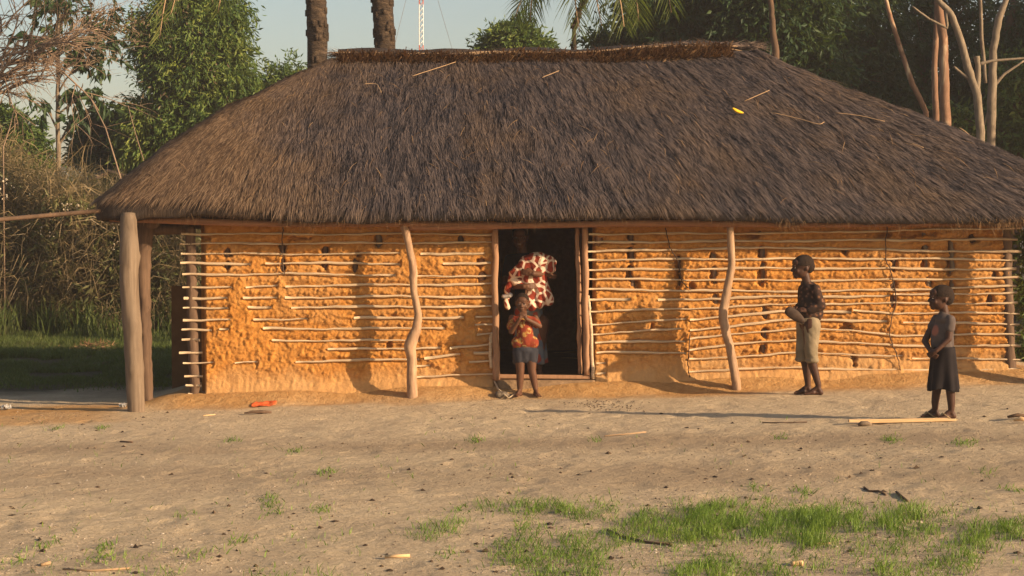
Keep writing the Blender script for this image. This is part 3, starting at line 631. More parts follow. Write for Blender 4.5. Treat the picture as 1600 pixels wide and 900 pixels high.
def ellip(c, r, rot=None, n=18):
    V = []; Fc = []; m = n//2+2
    for i in range(1, m):
        th = math.pi*i/m
        for j in range(n):
            ph = 2*math.pi*j/n; v = Vector((r[0]*math.sin(th)*math.cos(ph), r[1]*math.sin(th)*math.sin(ph), r[2]*math.cos(th)))
            V.append(v)
    V.append(Vector((0, 0, r[2]))); V.append(Vector((0, 0, -r[2])))
    if rot: V = [rot @ v for v in V]
    V = [v+Vector(c) for v in V]; k = m-1
    for i in range(k-1):
        for j in range(n): Fc.append((i*n+j, i*n+n+j, i*n+n+(j+1) % n, i*n+(j+1) % n))
    for j in range(n): Fc.append((k*n, j, (j+1) % n)); Fc.append((k*n+1, (k-1)*n+(j+1) % n, (k-1)*n+j))
    return [tuple(v) for v in V], Fc
class Blob:
    """union of rounded shapes -> one continuous surface"""
    def __init__(s): s.b = MB()
    def c(s, p0, r0, p1, r1): s.b.add(*capsule(p0, r0, p1, r1)); return s
    def ch(s, pts):
        for (p, r), (q, t) in zip(pts[:-1], pts[1:]): s.c(p, r, q, t)
        return s
    def e(s, c, r, rot=None): s.b.add(*ellip(c, r, rot)); return s
    def mesh(s, voxel=.006, it=4, fac=.6):
        me = bpy.data.meshes.new('tmp'); me.from_pydata([tuple(p) for p in np.concatenate(s.b.v)], [], s.b.f); me.update()
        o = bpy.data.objects.new('tmp', me); COL.objects.link(o)
        r = o.modifiers.new('r', 'REMESH'); r.mode = 'VOXEL'; r.voxel_size = voxel
        m = o.modifiers.new('s', 'SMOOTH'); m.iterations = it; m.factor = fac
        dg = bpy.context.evaluated_depsgraph_get(); e = o.evaluated_get(dg); em = e.to_mesh()
        v = np.zeros(len(em.vertices)*3); em.vertices.foreach_get('co', v); fs = [tuple(p.vertices) for p in em.polygons]
        e.to_mesh_clear(); bpy.data.objects.remove(o); bpy.data.meshes.remove(me)
        return v.reshape(-1, 3), fs
def hand(B, wrist, d, nrm, s=1., curl=.5, thumb=1):
    """palm, five unequal bent fingers, thumb off the palm's side. d: pointing dir, nrm: back of hand"""
    d = Vector(d).normalized(); nrm = Vector(nrm); nrm = (nrm-d*nrm.dot(d)).normalized(); sd_ = d.cross(nrm)
    w = Vector(wrist); B.c(w, .017*s, w+d*.03*s, .021*s)
    for k in (-1.5, -.5, .5, 1.5): B.c(w+d*.01*s+sd_*k*.007*s, .012*s, w+d*.06*s+sd_*k*.0135*s, .0105*s)
    for k, L in ((-1.5, .046), (-.5, .055), (.5, .060), (1.5, .053)):
        p = w+d*.064*s+sd_*k*.0140*s; a = curl*.6; r = .0078*s; segs = (.45, .33, .25)
        for j, q in enumerate(segs):
            dd = d*math.cos(a)-nrm*math.sin(a)+sd_*k*.05; dd.normalize(); p2 = p+dd*L*q*1.25*s; B.c(p, r, p2, r*.92); p = p2; r *= .92; a += curl*.9
    t = w+d*.016*s+sd_*thumb*.016*s; td = (d*.62+sd_*thumb*.62-nrm*.35*curl).normalized(); t2 = t+td*.032*s
    td2 = (d*.9+sd_*thumb*.12-nrm*.5*curl).normalized(); t3 = t2+td2*.026*s; B.c(t, .0125*s, t2, .0100*s); B.c(t2, .0100*s, t3, .0078*s)
def foot(B, ankle, toe_dir, gz, s=1.):
    t = Vector((toe_dir[0], toe_dir[1], 0)).normalized(); sdv = Vector((-t.y, t.x, 0)); a = Vector(ankle)
    h = Vector((a.x, a.y, gz+.024*s))-t*.022*s; B.c(a, .026*s, h, .026*s)
    B.c(h, .022*s, h+t*.13*s+Vector((0, 0, -.008*s)), .016*s); B.c(a+t*.01*s, .024*s, h+t*.10*s, .018*s)
    for k, L in ((-2, .030), (-1, .036), (0, .040), (1, .042), (2, .044)):
        p = h+t*(.118+.004*k)*s+sdv*k*.0125*s; p.z = gz+.014*s; r = (.0085+.0018*(k == 2)+.0006*k)*s
        B.c(h+t*.07*s+sdv*k*.009*s, .016*s, p, .0115*s); B.c(p, .011*s, p+t*L*.55*s+Vector((0, 0, -.003*s)), r)
def head(B, c, yaw, s=1., pitch=0.):
    """child-like head ~.2 m tall; yaw 0 faces the camera (-Y), 90 faces -X"""
    R = Matrix.Rotation(math.radians(-yaw), 3, 'Z') @ Matrix.Rotation(math.radians(pitch), 3, 'X'); c = Vector(c)
    q = lambda x, y, z: c+R @ (Vector((x, y, z))*s)
    B.e(q(0, .012, .022), (.074*s, .092*s, .078*s), R); B.e(q(0, -.022, -.028), (.060*s, .066*s, .066*s), R)
    B.e(q(0, -.062, -.072), (.028*s, .022*s, .022*s), R)                     # chin
    B.e(q(0, -.056, .040), (.052*s, .032*s, .036*s), R)                      # forehead
    for k in (-1, 1):
        B.e(q(k*.036, -.060, -.030), (.022*s, .018*s, .020*s), R)            # cheek
        B.e(q(k*.028, -.081, .013), (.018*s, .009*s, .006*s), R)             # brow
        B.e(q(k*.068, .014, -.014), (.009*s, .014*s, .020*s), R)             # ear
        B.e(q(k*.010, -.093, -.028), (.0085*s, .009*s, .007*s), R)
    B.c(q(0, -.082, .004), .007*s, q(0, -.099, -.022), .0115*s)             # nose
    B.e(q(0, -.084, -.050), (.021*s, .010*s, .0058*s), R); B.e(q(0, -.081, -.060), (.018*s, .010*s, .0065*s), R)
    return R, q
def eyes(mbv, q, R, s):
    out = []
    for k in (-1, 1):
        out.append((ellip(q(k*.028, -.0775, -.001), (.0115*s, .0065*s, .0042*s), R), 1)); out.append((ellip(q(k*.028, -.0815, -.001), (.0058*s, .0034*s, .0046*s), R), 2))
    return out
def skinmat(name, a, b):
    n = NM(name); n.col(n.ramp(n.noise(9, 4, .6), [(.3, b), (.7, a)])); n.b.inputs['Roughness'].default_value = .55; n.b.inputs['Specular IOR Level'].default_value = .22
    n.bump(n.noise(90, 3), .15, .002); return n.m
M['skin'] = skinmat('skin', c3(.070, .030, .017), c3(.045, .019, .011)); M['skin2'] = skinmat('skin_warm', c3(.115, .050, .025), c3(.078, .033, .017))
n = NM('eye_white'); n.col(c3(.26, .22, .19)); n.b.inputs['Roughness'].default_value = .4; M['eye'] = n.m
n = NM('eye_dark'); n.col(c3(.008, .005, .004)); n.b.inputs['Roughness'].default_value = .15; M['iris'] = n.m
n = NM('short_curly_hair'); n.col(n.ramp(n.noise(160, 2), [(.4, c3(.020, .012, .008)), (.7, c3(.040, .023, .015))])); n.bump(n.vor(190), 1, .006); M['hair'] = n.m
def body(o_parent, B, mat, extra=(), voxel=.0055):
    v, f = B.mesh(voxel, 3, .5); b = MB(); b.add(v, f, 0)
    for (vv_, ff_), m in extra: b.add(vv_, ff_, m)
    return b.build('body', [mat, M['eye'], M['iris']], o_parent)
def cloth(name, B, mat, parent, fold=.006, fs=(14, 14, 3), voxel=.008, s=0, it=5):
    v, f = B.mesh(voxel, it, .6)
    me = bpy.data.meshes.new('t'); me.from_pydata([tuple(p) for p in v], [], f); me.update()
    nn = np.zeros(len(v)*3); me.vertices.foreach_get('normal', nn); nn = nn.reshape(-1, 3); bpy.data.meshes.remove(me)
    a = fbm(v[:, 0]*fs[0]+v[:, 2]*3, v[:, 1]*fs[1], v[:, 2]*fs[2], o=3, s=s)-.5; a = a+.5*(np.abs(fbm(v[:, 0]*9, v[:, 1]*9, v[:, 2]*9+v[:, 0]*12, o=3, s=s+7)-.5)*-2+.3)
    return mk(name, v+nn*(a*2*fold)[:, None], f, mat, parent)
def haircap(q, R, s, parent, back=.0, full=1.0, name='hair'):
    B = Blob(); B.e(q(0, .013, .030), (.0765*s*full, .0925*s*full, .0765*s*full), R); B.e(q(0, .050, .004), (.068*s*full, .058*s*full, .062*s*full), R)
    v, f = B.mesh(.006, 2); d = .0045*(fbm(v[:, 0]*110, v[:, 1]*110, v[:, 2]*110, o=2)-.5)[:, None]
    cc = np.array(q(0, .02, .02)); v = v+(v-cc)/np.linalg.norm(v-cc, axis=1)[:, None]*d
    return mk(name, v, f, M['hair'], parent)

# boy: faces left, long sleeved dark print shirt, rolled khaki trousers
Yb = 15.2; gz = g1(PX(1268, Yb), Yb); b0 = P(1268, 617, Yb)
def pb(x, y, dy=0.): p = P(x, y, Yb); return Vector((p.x, Yb+dy, p.z+(gz-b0.z)))
boy = thing('person', 'taller child in dark patterned long sleeved top and khaki trousers facing left', 'person', (b0.x, Yb, gz))
B = Blob(); R, q = head(B, pb(1254, 418, .0), 82, 1.08, 4)
B.c(pb(1258, 430), .040, pb(1262, 448), .043); B.ch([(pb(1263, 462), .085), (pb(1263, 490), .078), (pb(1262, 505), .085)])
sh_n = pb(1271, 453, -.085); el_n = pb(1279, 478, -.115); wr_n = pb(1257, 485, -.13); sh_f = pb(1258, 453, .085); el_f = pb(1256, 478, .10); wr_f = pb(1245, 481, -.01)
B.ch([(sh_n, .040), (el_n, .030), (wr_n, .020)]); B.ch([(sh_f, .040), (el_f, .030), (wr_f, .020)])
hand(B, wr_n, pb(1243, 483, -.13)-wr_n, (0, -.7, .7), .95, .9, 1); hand(B, wr_f, pb(1232, 484, -.06)-wr_f, (0, .5, .8), .95, .9, -1)
for hx_, kx, ax_, dy, tx, ty in ((1264, 1258, 1264, .055, -1, -.05), (1264, 1265, 1277, -.055, -1, .10)):
    an = Vector((pb(ax_, 600).x, Yb+dy, gz+.065)); B.ch([(pb(hx_, 508, dy), .078), (pb(kx, 556, dy), .050), (pb(kx+3, 570, dy), .044), (an+Vector((0, 0, .03)), .028), (an, .026)]); foot(B, an, (tx, ty), gz, 1.0)
bb = body(boy, B, M['skin'], eyes(None, q, R, 1.08)); haircap(q, R, 1.08, boy)
n = NM('dark_floral_cloth'); vd = n.vor(26, vec=None); nz_ = n.noise(30, 3, .6); c = n.ramp(n.math('ADD', vd, n.math('MULTIPLY', nz_, .6)), [(.48, c3(.16, .075, .04)), (.62, c3(.05, .024, .016)), (.95, c3(.022, .013, .010))]); n.col(c); M['floral'] = n.m
B = Blob().ch([(pb(1264, 455), .088), (pb(1263, 475), .095), (pb(1264, 492), .098)]).e(pb(1264, 452), (.085, .11, .05)).c(pb(1257, 490), .078, pb(1272, 490), .085).c(pb(1259, 445), .05, pb(1262, 455), .06)
B.ch([(sh_n, .052), (el_n, .047), ((el_n+wr_n)/2, .040), (wr_n+(el_n-wr_n)*.15, .034)]); B.ch([(sh_f, .052), (el_f, .044), (wr_f+(el_f-wr_f)*.2, .034)])
cloth('shirt', B, M['floral'], boy, .008, (10, 10, 7), .008, 5)
n = NM('khaki_cloth'); n.col(n.ramp(n.noise(7, 4), [(.3, c3(.15, .115, .07)), (.7, c3(.25, .19, .12))])); n.bump(n.noise(25, 4), .5, .008); M['khaki'] = n.m
B = Blob().e(pb(1263, 503), (.098, .112, .06)).ch([(pb(1266, 508, -.05), .084), (pb(1266, 530, -.055), .072), (pb(1266, 552, -.055), .062), (pb(1267, 560, -.055), .057)]).ch([(pb(1260, 508, .05), .084), (pb(1258, 530, .055), .070), (pb(1255, 550, .055), .060), (pb(1254, 559, .055), .055)])
for xx, dy in ((1267, -.055), (1254, .055)):
    for k in range(10):
        a = k/10*6.283; a2 = (k+1)/10*6.283; c_ = pb(xx, 563, dy); B.c(c_+Vector((.047*math.cos(a), .047*math.sin(a), .004*math.sin(a*3))), .017, c_+Vector((.047*math.cos(a2), .047*math.sin(a2), .004*math.sin(a2*3))), .017)
cloth('trousers', B, M['khaki'], boy, .010, (12, 12, 4), .008, 9)
# dark sandal he holds
n = NM('worn_rubber'); n.col(n.ramp(n.noise(18, 4), [(.3, c3(.03, .017, .011)), (.7, c3(.065, .038, .024))])); n.b.inputs['Roughness'].default_value = .6; M['rubber'] = n.m
cs = pb(1237, 492, -.19); B = Blob(); Rr = Matrix.Rotation(math.radians(36), 3, 'Y')
for k in np.linspace(-1, 1, 9): B.e(cs+Rr @ Vector((-k*.072, 0, 0)), (.036, .022, .052-.012*abs(k-.35)**2), Rr)
cloth('sandal', B, M['rubber'], None, .001, voxel=.006, s=2); o = bpy.data.objects['sandal']
def recenter(o, c):
    c = Vector(c); o.data.transform(Matrix.Translation(-c)); o.location = c; ORG[o.name] = c
recenter(o, cs); tag(o, 'flat dark brown oblong sandal held in the hands of the taller child', 'sandal')

# girl: faces left, grey tee, black skirt
Yg = 12.9; gz = g1(PX(1476, Yg), Yg); b0 = P(1475, 656, Yg)
def pg(x, y, dy=0.): p = P(x, y, Yg); return Vector((p.x, Yg+dy, p.z+(gz-b0.z)))
girl = thing('person', 'small child in grey tee and black skirt standing at right by the plank', 'person', (b0.x, Yg, gz))
B = Blob(); R, q = head(B, pg(1470, 466), 84, 1.0, 0)
B.c(pg(1474, 478), .034, pg(1476, 492), .037); B.ch([(pg(1475, 503), .062), (pg(1471, 525), .078), (pg(1474, 548), .072)]).c(pg(1467, 528), .06, pg(1468, 540), .06)
sn = pg(1481, 500, -.075); en = pg(1477, 529, -.10); wn = pg(1457, 547, -.115); sf = pg(1468, 500, .075); ef = pg(1448, 534, .06); wf = pg(1450, 547, -.06)
B.ch([(sn, .032), (en, .025), (wn, .0175)]).ch([(sf, .032), (pg(1456, 520, .075), .029), (ef, .026), (wf, .0175)])
hand(B, wn, pg(1448, 553, -.10)-wn, (-.2, -1, .2), .8, .9, 1); hand(B, wf, pg(1456, 556, -.10)-wf, (-.6, -.6, 0), .8, .9, -1)
for hx_, ax_, dy, ty in ((1470, 1464, .05, .05), (1480, 1484, -.05, -.1)):
    an = Vector((pg(ax_, 600).x, Yg+dy, gz+.07)); B.ch([(pg(hx_, 560, dy), .052), (pg((hx_+ax_)/2, 605, dy), .038), (an+Vector((0, 0, .07)), .031), (an, .023)]); foot(B, an, (-1, ty), gz+.012, .86)
body(girl, B, M['skin'], eyes(None, q, R, 1.0), .005); haircap(q, R, 1.0, girl)
n = NM('grey_jersey'); c = n.ramp(n.noise(12, 4), [(.3, c3(.065, .048, .042)), (.7, c3(.11, .083, .073))])
sp = n.t.nodes.new('ShaderNodeVectorMath'); sp.operation = 'DISTANCE'; n.link(n.mp((1, .45, .62)), sp.inputs[0]); pc = pg(1456, 514)-Vector((b0.x, Yg, gz)); sp.inputs[1].default_value = (pc.x, -.03, pc.z*.62)
c = n.mix(n.ramp(sp.outputs['Value'], [(.030, c3(1, 1, 1)), (.040, c3(0, 0, 0))]), c, (.30, .11, .07, 1)); n.col(c); n.bump(n.noise(30, 3), .4, .006); M['jersey'] = n.m
B = Blob().ch([(pg(1476, 503), .072), (pg(1472, 522), .086), (pg(1474, 540), .082)]).c(pg(1468, 527), .068, pg(1469, 540), .070).e(pg(1475, 499), (.07, .095, .045)).c(pg(1474, 493), .042, pg(1475, 500), .05)
B.ch([(sn, .042), (sn+(en-sn)*.42, .040)]).ch([(sf, .042), (sf+(pg(1456, 520, .075)-sf)*.6, .038)])
cloth('t_shirt', B, M['jersey'], girl, .006, (11, 11, 7), .007, 15)
n = NM('black_skirt_cloth'); n.col(n.ramp(n.noise(9, 3), [(.3, c3(.007, .005, .006)), (.7, c3(.018, .013, .013))])); M['black'] = n.m
def skirt(name, top, bot, rt, rb, mat, parent, folds=9, amp=.012, seed=0, hem=.006):
    nu, nv_ = 96, 30; V = []; 
    for j in range(nv_):
        t = j/(nv_-1); c = Vector(top).lerp(Vector(bot), t); ease = t**.8
        for i in range(nu):
            a = 2*math.pi*i/nu; rx = rt[0]+(rb[0]-rt[0])*ease; ry = rt[1]+(rb[1]-rt[1])*ease
            w = 1+(amp*t/.1)*(math.sin(a*folds+seed+1.2*math.sin(a*2+seed))*.6+.5*math.sin(a*(folds*.55)+2*seed+t))
            V.append((c.x+rx*w*math.cos(a), c.y+ry*w*math.sin(a), c.z+(hem*math.sin(a*3+seed)*2 if j == nv_-1 else 0)))
    Fc = [(j*nu+i, j*nu+(i+1) % nu, (j+1)*nu+(i+1) % nu, (j+1)*nu+i) for j in range(nv_-1) for i in range(nu)]
    n0 = len(V)
    for k in range(nu): x, y, z = V[(nv_-1)*nu+k]; c = Vector(bot); V.append((c.x+(x-c.x)*.96, c.y+(y-c.y)*.96, z))     # doubled hem
    for k in range(nu): x, y, z = V[k]; c = Vector(top); V.append((c.x+(x-c.x)*.9, c.y+(y-c.y)*.9, z+.002))
    for k in range(nu): Fc.append(((nv_-1)*nu+k, (nv_-1)*nu+(k+1) % nu, n0+(k+1) % nu, n0+k)); Fc.append((k, n0+nu+k, n0+nu+(k+1) % nu, (k+1) % nu)); Fc.append((n0+k, n0+(k+1) % nu, n0+nu+(k+1) % nu, n0+nu+k))
    return mk(name, V, Fc, mat, parent)
skirt('skirt', pg(1474, 542), pg(1474, 609), (.086, .118), (.124, .128), M['black'], girl, 8, .014, 1.3)
n = NM('tan_rubber'); n.col(c3(.30, .21, .11)); M['tanrub'] = n.m
for ax_, dy in ((1464, .05), (1484, -.05)):
    c_ = Vector((pg(ax_, 600).x-.045, Yg+dy, gz+.006)); v_, f_ = ellip(c_, (.098, .036, .012)); mk('flip_flop', v_, f_, M['tanrub'], girl)
    b = MB(); b.tube([c_+Vector((-.055, 0, .014)), c_+Vector((-.02, -.02, .048)), c_+Vector((.03, -.034, .010))], .006, 6); b.tube([c_+Vector((-.055, 0, .014)), c_+Vector((-.02, .02, .048)), c_+Vector((.03, .034, .010))], .006, 6); b.build('strap', M['tanrub'], bpy.data.objects[sorted([o.name for o in girl.children if o.name.startswith('flip')])[-1]])

# toddler in the doorway, hands at the mouth
Yt = 15.74; gz = g1(PX(824, Yt), Yt); b0 = P(824, 618, Yt)
def pt(x, y, dy=0.): p = P(x, y, Yt); return Vector((p.x, Yt+dy, p.z+(gz-b0.z)))
tod = thing('person', 'barefoot toddler in red and yellow shirt with hands at mouth before the doorway', 'person', (b0.x, Yt, gz))
B = Blob(); R, q = head(B, pt(816, 472, -.01), 4, .90, 8)
B.c(pt(817, 482, .0), .034, pt(818, 494), .036); B.ch([(pt(819, 503), .066), (pt(820, 520), .070), (pt(820, 540), .066), (pt(821, 549), .068)])
for sx, ex, ey, wx, hx2, sg in ((800, 799, 517, 812, 816, -1), (836, 843, 508, 822, 818, 1)):
    s_, e_, w_ = pt(sx, 496, .0), pt(ex, ey, -.03), pt(wx, 496, -.115); B.ch([(s_, .034), (e_, .026), (w_, .018)]); hand(B, w_, pt(hx2, 485, -.115)-w_, (sg*.3, -1, .25), .72, 1.0, -sg)
for hx_, kx, ax_, tx, dy in ((812, 813, 812, -.45, 0), (830, 831, 837, .35, .0)):
    an = Vector((pt(ax_, 600).x, Yt+dy, gz+.06)); B.ch([(pt(hx_, 548, 0), .062), (pt(kx, 577, -.01), .040), (pt((kx+ax_)/2, 592, 0), .036), (an, .023)]); foot(B, an, (tx, -1), gz, .78)
body(tod, B, M['skin2'], eyes(None, q, R, .90), .0045); haircap(q, R, .90, tod, full=.985)
n = NM('red_print_cloth'); v1 = n.vor(17, rnd=1); nz_ = n.noise(34, 3, .6); c = n.mix(n.ramp(n.math('ADD', v1, n.math('MULTIPLY', nz_, .35)), [(.60, c3(1, 1, 1)), (.72, c3(0, 0, 0))]), (.19, .032, .014, 1), n.ramp(n.noise(38, 3), [(.40, c3(.20, .045, .015)), (.5, c3(.33, .17, .035)), (.65, c3(.36, .26, .12))])); n.col(c); M['redprint'] = n.m
B = Blob().ch([(pt(818, 502), .073), (pt(820, 518), .080), (pt(821, 532), .083)]).c(pt(810, 534), .066, pt(831, 534), .066).e(pt(818, 497), (.112, .062, .036)).c(pt(803, 499), .044, pt(799, 508, -.02), .044).c(pt(834, 499), .044, pt(839, 505, -.02), .042)
cloth('shirt', B, M['redprint'], tod, .006, (12, 12, 6), .007, 25)
n = NM('brown_shorts_cloth'); n.col(n.ramp(n.noise(10, 3), [(.3, c3(.020, .020, .026)), (.7, c3(.042, .040, .048))])); M['brown'] = n.m
B = Blob().e(pt(821, 546), (.094, .084, .05)).c(pt(812, 550), .072, pt(812, 560), .062).c(pt(830, 550), .072, pt(831, 560), .062).c(pt(821, 550), .078, pt(821, 556), .070)
cloth('shorts', B, M['brown'], tod, .005, (12, 12, 5), .007, 28)

# woman inside the doorway
Yw = 16.5; gzw = .048
def pw(x, y, dy=0.): p = P(x, y, Yw); return Vector((p.x, Yw+dy, p.z))
wom = thing('person', 'smiling woman in black top standing inside the doorway behind the toddler', 'person', (pw(825, 500).x, Yw, gzw))
B = Blob(); R, q = head(B, pw(813, 370), 8, 1.15, 6)
B.c(pw(815, 380), .046, pw(817, 398), .050); B.ch([(pw(819, 412), .10), (pw(820, 440), .095), (pw(824, 480), .115), (pw(826, 500), .12)])
sL, eL, wL = pw(797, 406, 0), pw(789, 446, -.10), pw(818, 446, -.42); sR, eR, wR = pw(842, 406, 0), pw(864, 430, -.20), pw(832, 426, -.43)
B.ch([(sL, .052), (eL, .038), (wL, .026)]).ch([(sR, .052), (eR, .038), (wR, .026)]); hand(B, wL, pw(840, 444, -.42)-wL, (0, -1, .1), 1.05, .6, 1); hand(B, wR, pw(808, 422, -.43)-wR, (0, -1, .1), 1.05, .6, 1)
for x, dy in ((816, .02), (842, -.02)):
    an = Vector((pw(x, 570).x, Yw+dy, gzw+.07)); B.ch([(pw(x+2, 505, dy), .095), (pw(x+1, 545, dy), .055), (an+Vector((0, 0, .12)), .05), (an, .032)]); foot(B, an, (.1, -1), gzw, 1.15)
b = body(wom, B, M['skin2'], eyes(None, q, R, 1.15)+[(ellip(q(0, -.0915, -.0545), (.017*1.15, .004, .0036), R), 1)], .0065); haircap(q, R, 1.15, wom)
n = NM('black_top_cloth'); n.col(c3(.010, .009, .011)); M['blacktop'] = n.m
B = Blob().ch([(pw(819, 410), .110), (pw(820, 440), .105), (pw(824, 475), .125)]).e(pw(819, 402), (.17, .09, .05)).c(sL, .062, sL+(eL-sL)*.55, .056).c(sR, .062, sR+(eR-sR)*.55, .056)
cloth('blouse', B, M['blacktop'], wom, .006, s=33, voxel=.009)
n = NM('wrap_skirt_cloth'); n.col(n.mix(n.ramp(n.vor(10), [(.3, c3(1, 1, 1)), (.42, c3(0, 0, 0))]), n.ramp(n.noise(12, 3), [(.4, c3(.10, .13, .17)), (.6, c3(.20, .19, .18))]), (.36, .06, .03, 1))); M['wrap'] = n.m
skirt('wrap_skirt', pw(825, 478), pw(828, 567), (.14, .13), (.17, .14), M['wrap'], wom, 7, .010, .4)
# patterned cloth bundle held in her arms
n = NM('blotched_cloth'); w_ = n.noise(5, 2); e_ = n.vor(10.5, 'DISTANCE_TO_EDGE', rnd=.95); c = n.mix(n.ramp(n.math('ADD', e_, n.math('MULTIPLY', n.math('SUBTRACT', w_, .5), .12)), [(.085, c3(0, 0, 0)), (.12, c3(1, 1, 1))]), (.60, .45, .33, 1), n.ramp(n.noise(20), [(.3, c3(.17, .022, .012)), (.7, c3(.25, .04, .018))])); n.col(c); M['giraffe'] = n.m
Yc = 16.20
def pc(x, y, dy=0.): return P(x, y, Yc)+Vector((0, dy, 0))
b = Blob().ch([(pc(805, 428), .060), (pc(822, 414), .080), (pc(842, 407), .078), (pc(862, 410), .052)]).ch([(pc(800, 438), .045), (pc(815, 444, .0), .05), (pc(835, 428), .06), (pc(860, 418), .05)])
b.ch([(pc(826, 430), .055), (pc(830, 462), .062), (pc(832, 478), .05)]).ch([(pc(846, 430), .055), (pc(852, 460), .062), (pc(856, 471), .055)]).ch([(pc(838, 430), .05), (pc(842, 464), .055), (pc(843, 474), .05)]).c(pc(793, 450), .030, pc(792, 480), .020)
b.c(pc(793, 450), .030, pc(803, 436), .04)
cloth('cloth_bundle', b, M['giraffe'], None, .024, (10, 10, 5), .008, 41, 2); o = bpy.data.objects['cloth_bundle']; recenter(o, pc(835, 440))
tag(o, 'cream cloth with maroon blotches bundled in the arms of the woman', 'cloth')
B = Blob().c(pc(787, 463, -.01), .022, pc(797, 461, -.02), .026).c(pc(792, 466), .016, pc(790, 470), .016)
n = NM('white_cloth'); n.col(c3(.38, .36, .34)); M['white'] = n.m
cloth('white_cloth', B, M['white'], None, .004, s=44, voxel=.006); o = bpy.data.objects['white_cloth']; recenter(o, pc(792, 463)); tag(o, 'small crumpled white cloth at the left door jamb beside the toddler', 'cloth')

# ------------------------------------------------------------ things on the ground
def gpt(px, py):
    """ground point seen at a photo pixel"""
    Y = 12.
    for _ in range(30): 
        X = PX(px, Y); z = g1(X, Y); Y = Y*.5+.5*(CZ-z)*F/(py-HZ)
    return Vector((PX(px, Y), Y, g1(PX(px, Y), Y)))
def solo(name, mb, mat, c, label, cat, group=None, smooth=True): return tag(mb.build(name, mat, None, smooth, c), label, cat, group)
a = gpt(1327, 664); c_ = gpt(1483, 659); b = MB(); mid_ = (a+c_)/2; L = (c_-a).length; ang = math.atan2(c_.y-a.y, c_.x-a.x)
Rz = Matrix.Rotation(ang, 3, 'Z'); b.box(mid_+Vector((0, 0, .022)), (L, .035, .022), rot=Rz @ Matrix.Rotation(math.radians(-.8), 3, 'Y')); b.box(mid_+Vector((.08, -.028, .018)), (L*.93, .022, .018), rot=Rz @ Matrix.Rotation(math.radians(-1.3), 3, 'Y'))
o = solo('wooden_plank', b, M['pale'], mid_, 'long pale split plank lying on the sand at the feet of the small child', 'plank', None, False); bv = o.modifiers.new('b', 'BEVEL'); bv.width = .004; bv.segments = 2
a = gpt(1353, 667); b = MB(); b.tube([a+Vector((-.055, 0, .012)), a+Vector((-.03, 0, .022)), a+Vector((.02, .004, .022)), a+Vector((.055, .006, .014))], [.008, .019, .018, .007], 9, jit=.2)
solo('wood_chunk', b, M['greypost'], a, 'short dark grey piece of wood in front of the pale plank', 'wood')
def sheet(px, py, w, h, mat, lab, nm, cat, lift=.02, seed=0):
    c = gpt(px, py); gx_, gy_ = np.meshgrid(np.linspace(-1, 1, 26), np.linspace(-1, 1, 14)); r = 1-.25*(fbm(gx_*1.5, gy_*1.5, o=2, s=seed))
    X = c.x+gx_*w/2*r*(1-.25*np.abs(gy_)**2*vnoise(gx_*4, gy_, s=seed)); Y = c.y+gy_*h/2*r; Z = gh(X, Y)+.006+lift*np.abs(fbm(gx_*3, gy_*3, o=3, s=seed+3)-.3)*2
    I = np.arange(X.size).reshape(X.shape); Fq = np.stack([I[:-1, :-1], I[:-1, 1:], I[1:, 1:], I[1:, :-1]], -1).reshape(-1, 4)
    o = mk(nm, np.stack([X, Y, Z], -1).reshape(-1, 3), Fq, mat, None, True, c); so_ = o.modifiers.new('s', 'SOLIDIFY'); so_.thickness = .002; return tag(o, lab, cat)
n = NM('orange_plastic'); n.col(n.ramp(n.noise(30), [(.4, c3(.55, .075, .02)), (.6, c3(.70, .15, .05))])); n.b.inputs['Roughness'].default_value = .4; M['orange'] = n.m
sheet(412, 634, .27, .17, M['orange'], 'crumpled bright orange scrap lying on the sand before the left wall', 'plastic_scrap', 'litter', .012, 3)
M['plas'] = M['white']
sheet(190, 638, .07, .10, M['plas'], 'small white scrap on the ground just left of the thick corner post', 'plastic_scrap', 'litter', .05, 5)
sheet(8, 641, .08, .14, M['plas'], 'white scrap on shaded ground at the far left edge', 'plastic_scrap', 'litter', .05, 7)
a = gpt(402, 648); b = MB(); b.tube([a+Vector((-.12, -.02, .012)), a+Vector((-.05, 0, .022)), a+Vector((.03, .015, .02)), a+Vector((.12, .03, .016))], [.007, .012, .016, .012], 8, jit=.3); solo('stick', b, M['darkpost'], a, 'short charred stick lying just below the orange scrap', 'stick')
a = gpt(785, 609); B = Blob().e(a+Vector((0, 0, .02)), (.075, .06, .034)).e(a+Vector((.05, .01, .008)), (.05, .04, .026)); n = NM('grey_stone'); n.col(n.ramp(n.noise(14, 4), [(.3, c3(.09, .065, .045)), (.7, c3(.19, .145, .10))])); n.bump(n.noise(20, 4), 1, .02); M['stone'] = n.m
cloth('stone', B, M['stone'], None, .012, (12, 12, 12), .008, 51); o = bpy.data.objects['stone']; recenter(o, a); tag(o, 'grey stone lying against the door step, left of the toddler', 'stone')
b = MB(); pts = [gpt(x, y)+Vector((0, 0, .015)) for x, y in ((766, 600), (778, 607), (795, 613), (814, 618))]; pts[0].z += .10; pts[1].z += .02
a = pts[1].copy(); b.tube(pts, [.008, .009, .008, .006], 7, jit=.2); solo('stick', b, M['lath'], a, 'thin bent stick leaning from the door jamb foot towards the toddler', 'stick')
for px, py, l, an, mt, lab in ((1592, 656, .16, .1, 'bark', 'broken piece of brown wood on the sand at the right edge'), (1597, 662, .12, -.6, 'pale', 'pale snapped wood piece beside the brown one at the right edge')):
    a = gpt(px, py); b = MB(); d = Vector((math.cos(an), math.sin(an)*.6, 0))*l/2; b.tube([a-d+Vector((0, 0, .02)), a+Vector((0, 0, .035)), a+d+Vector((0, 0, .022))], [.010, .018, .012], 9, jit=.3); solo('wood_chunk', b, M[mt], a, lab, 'wood')
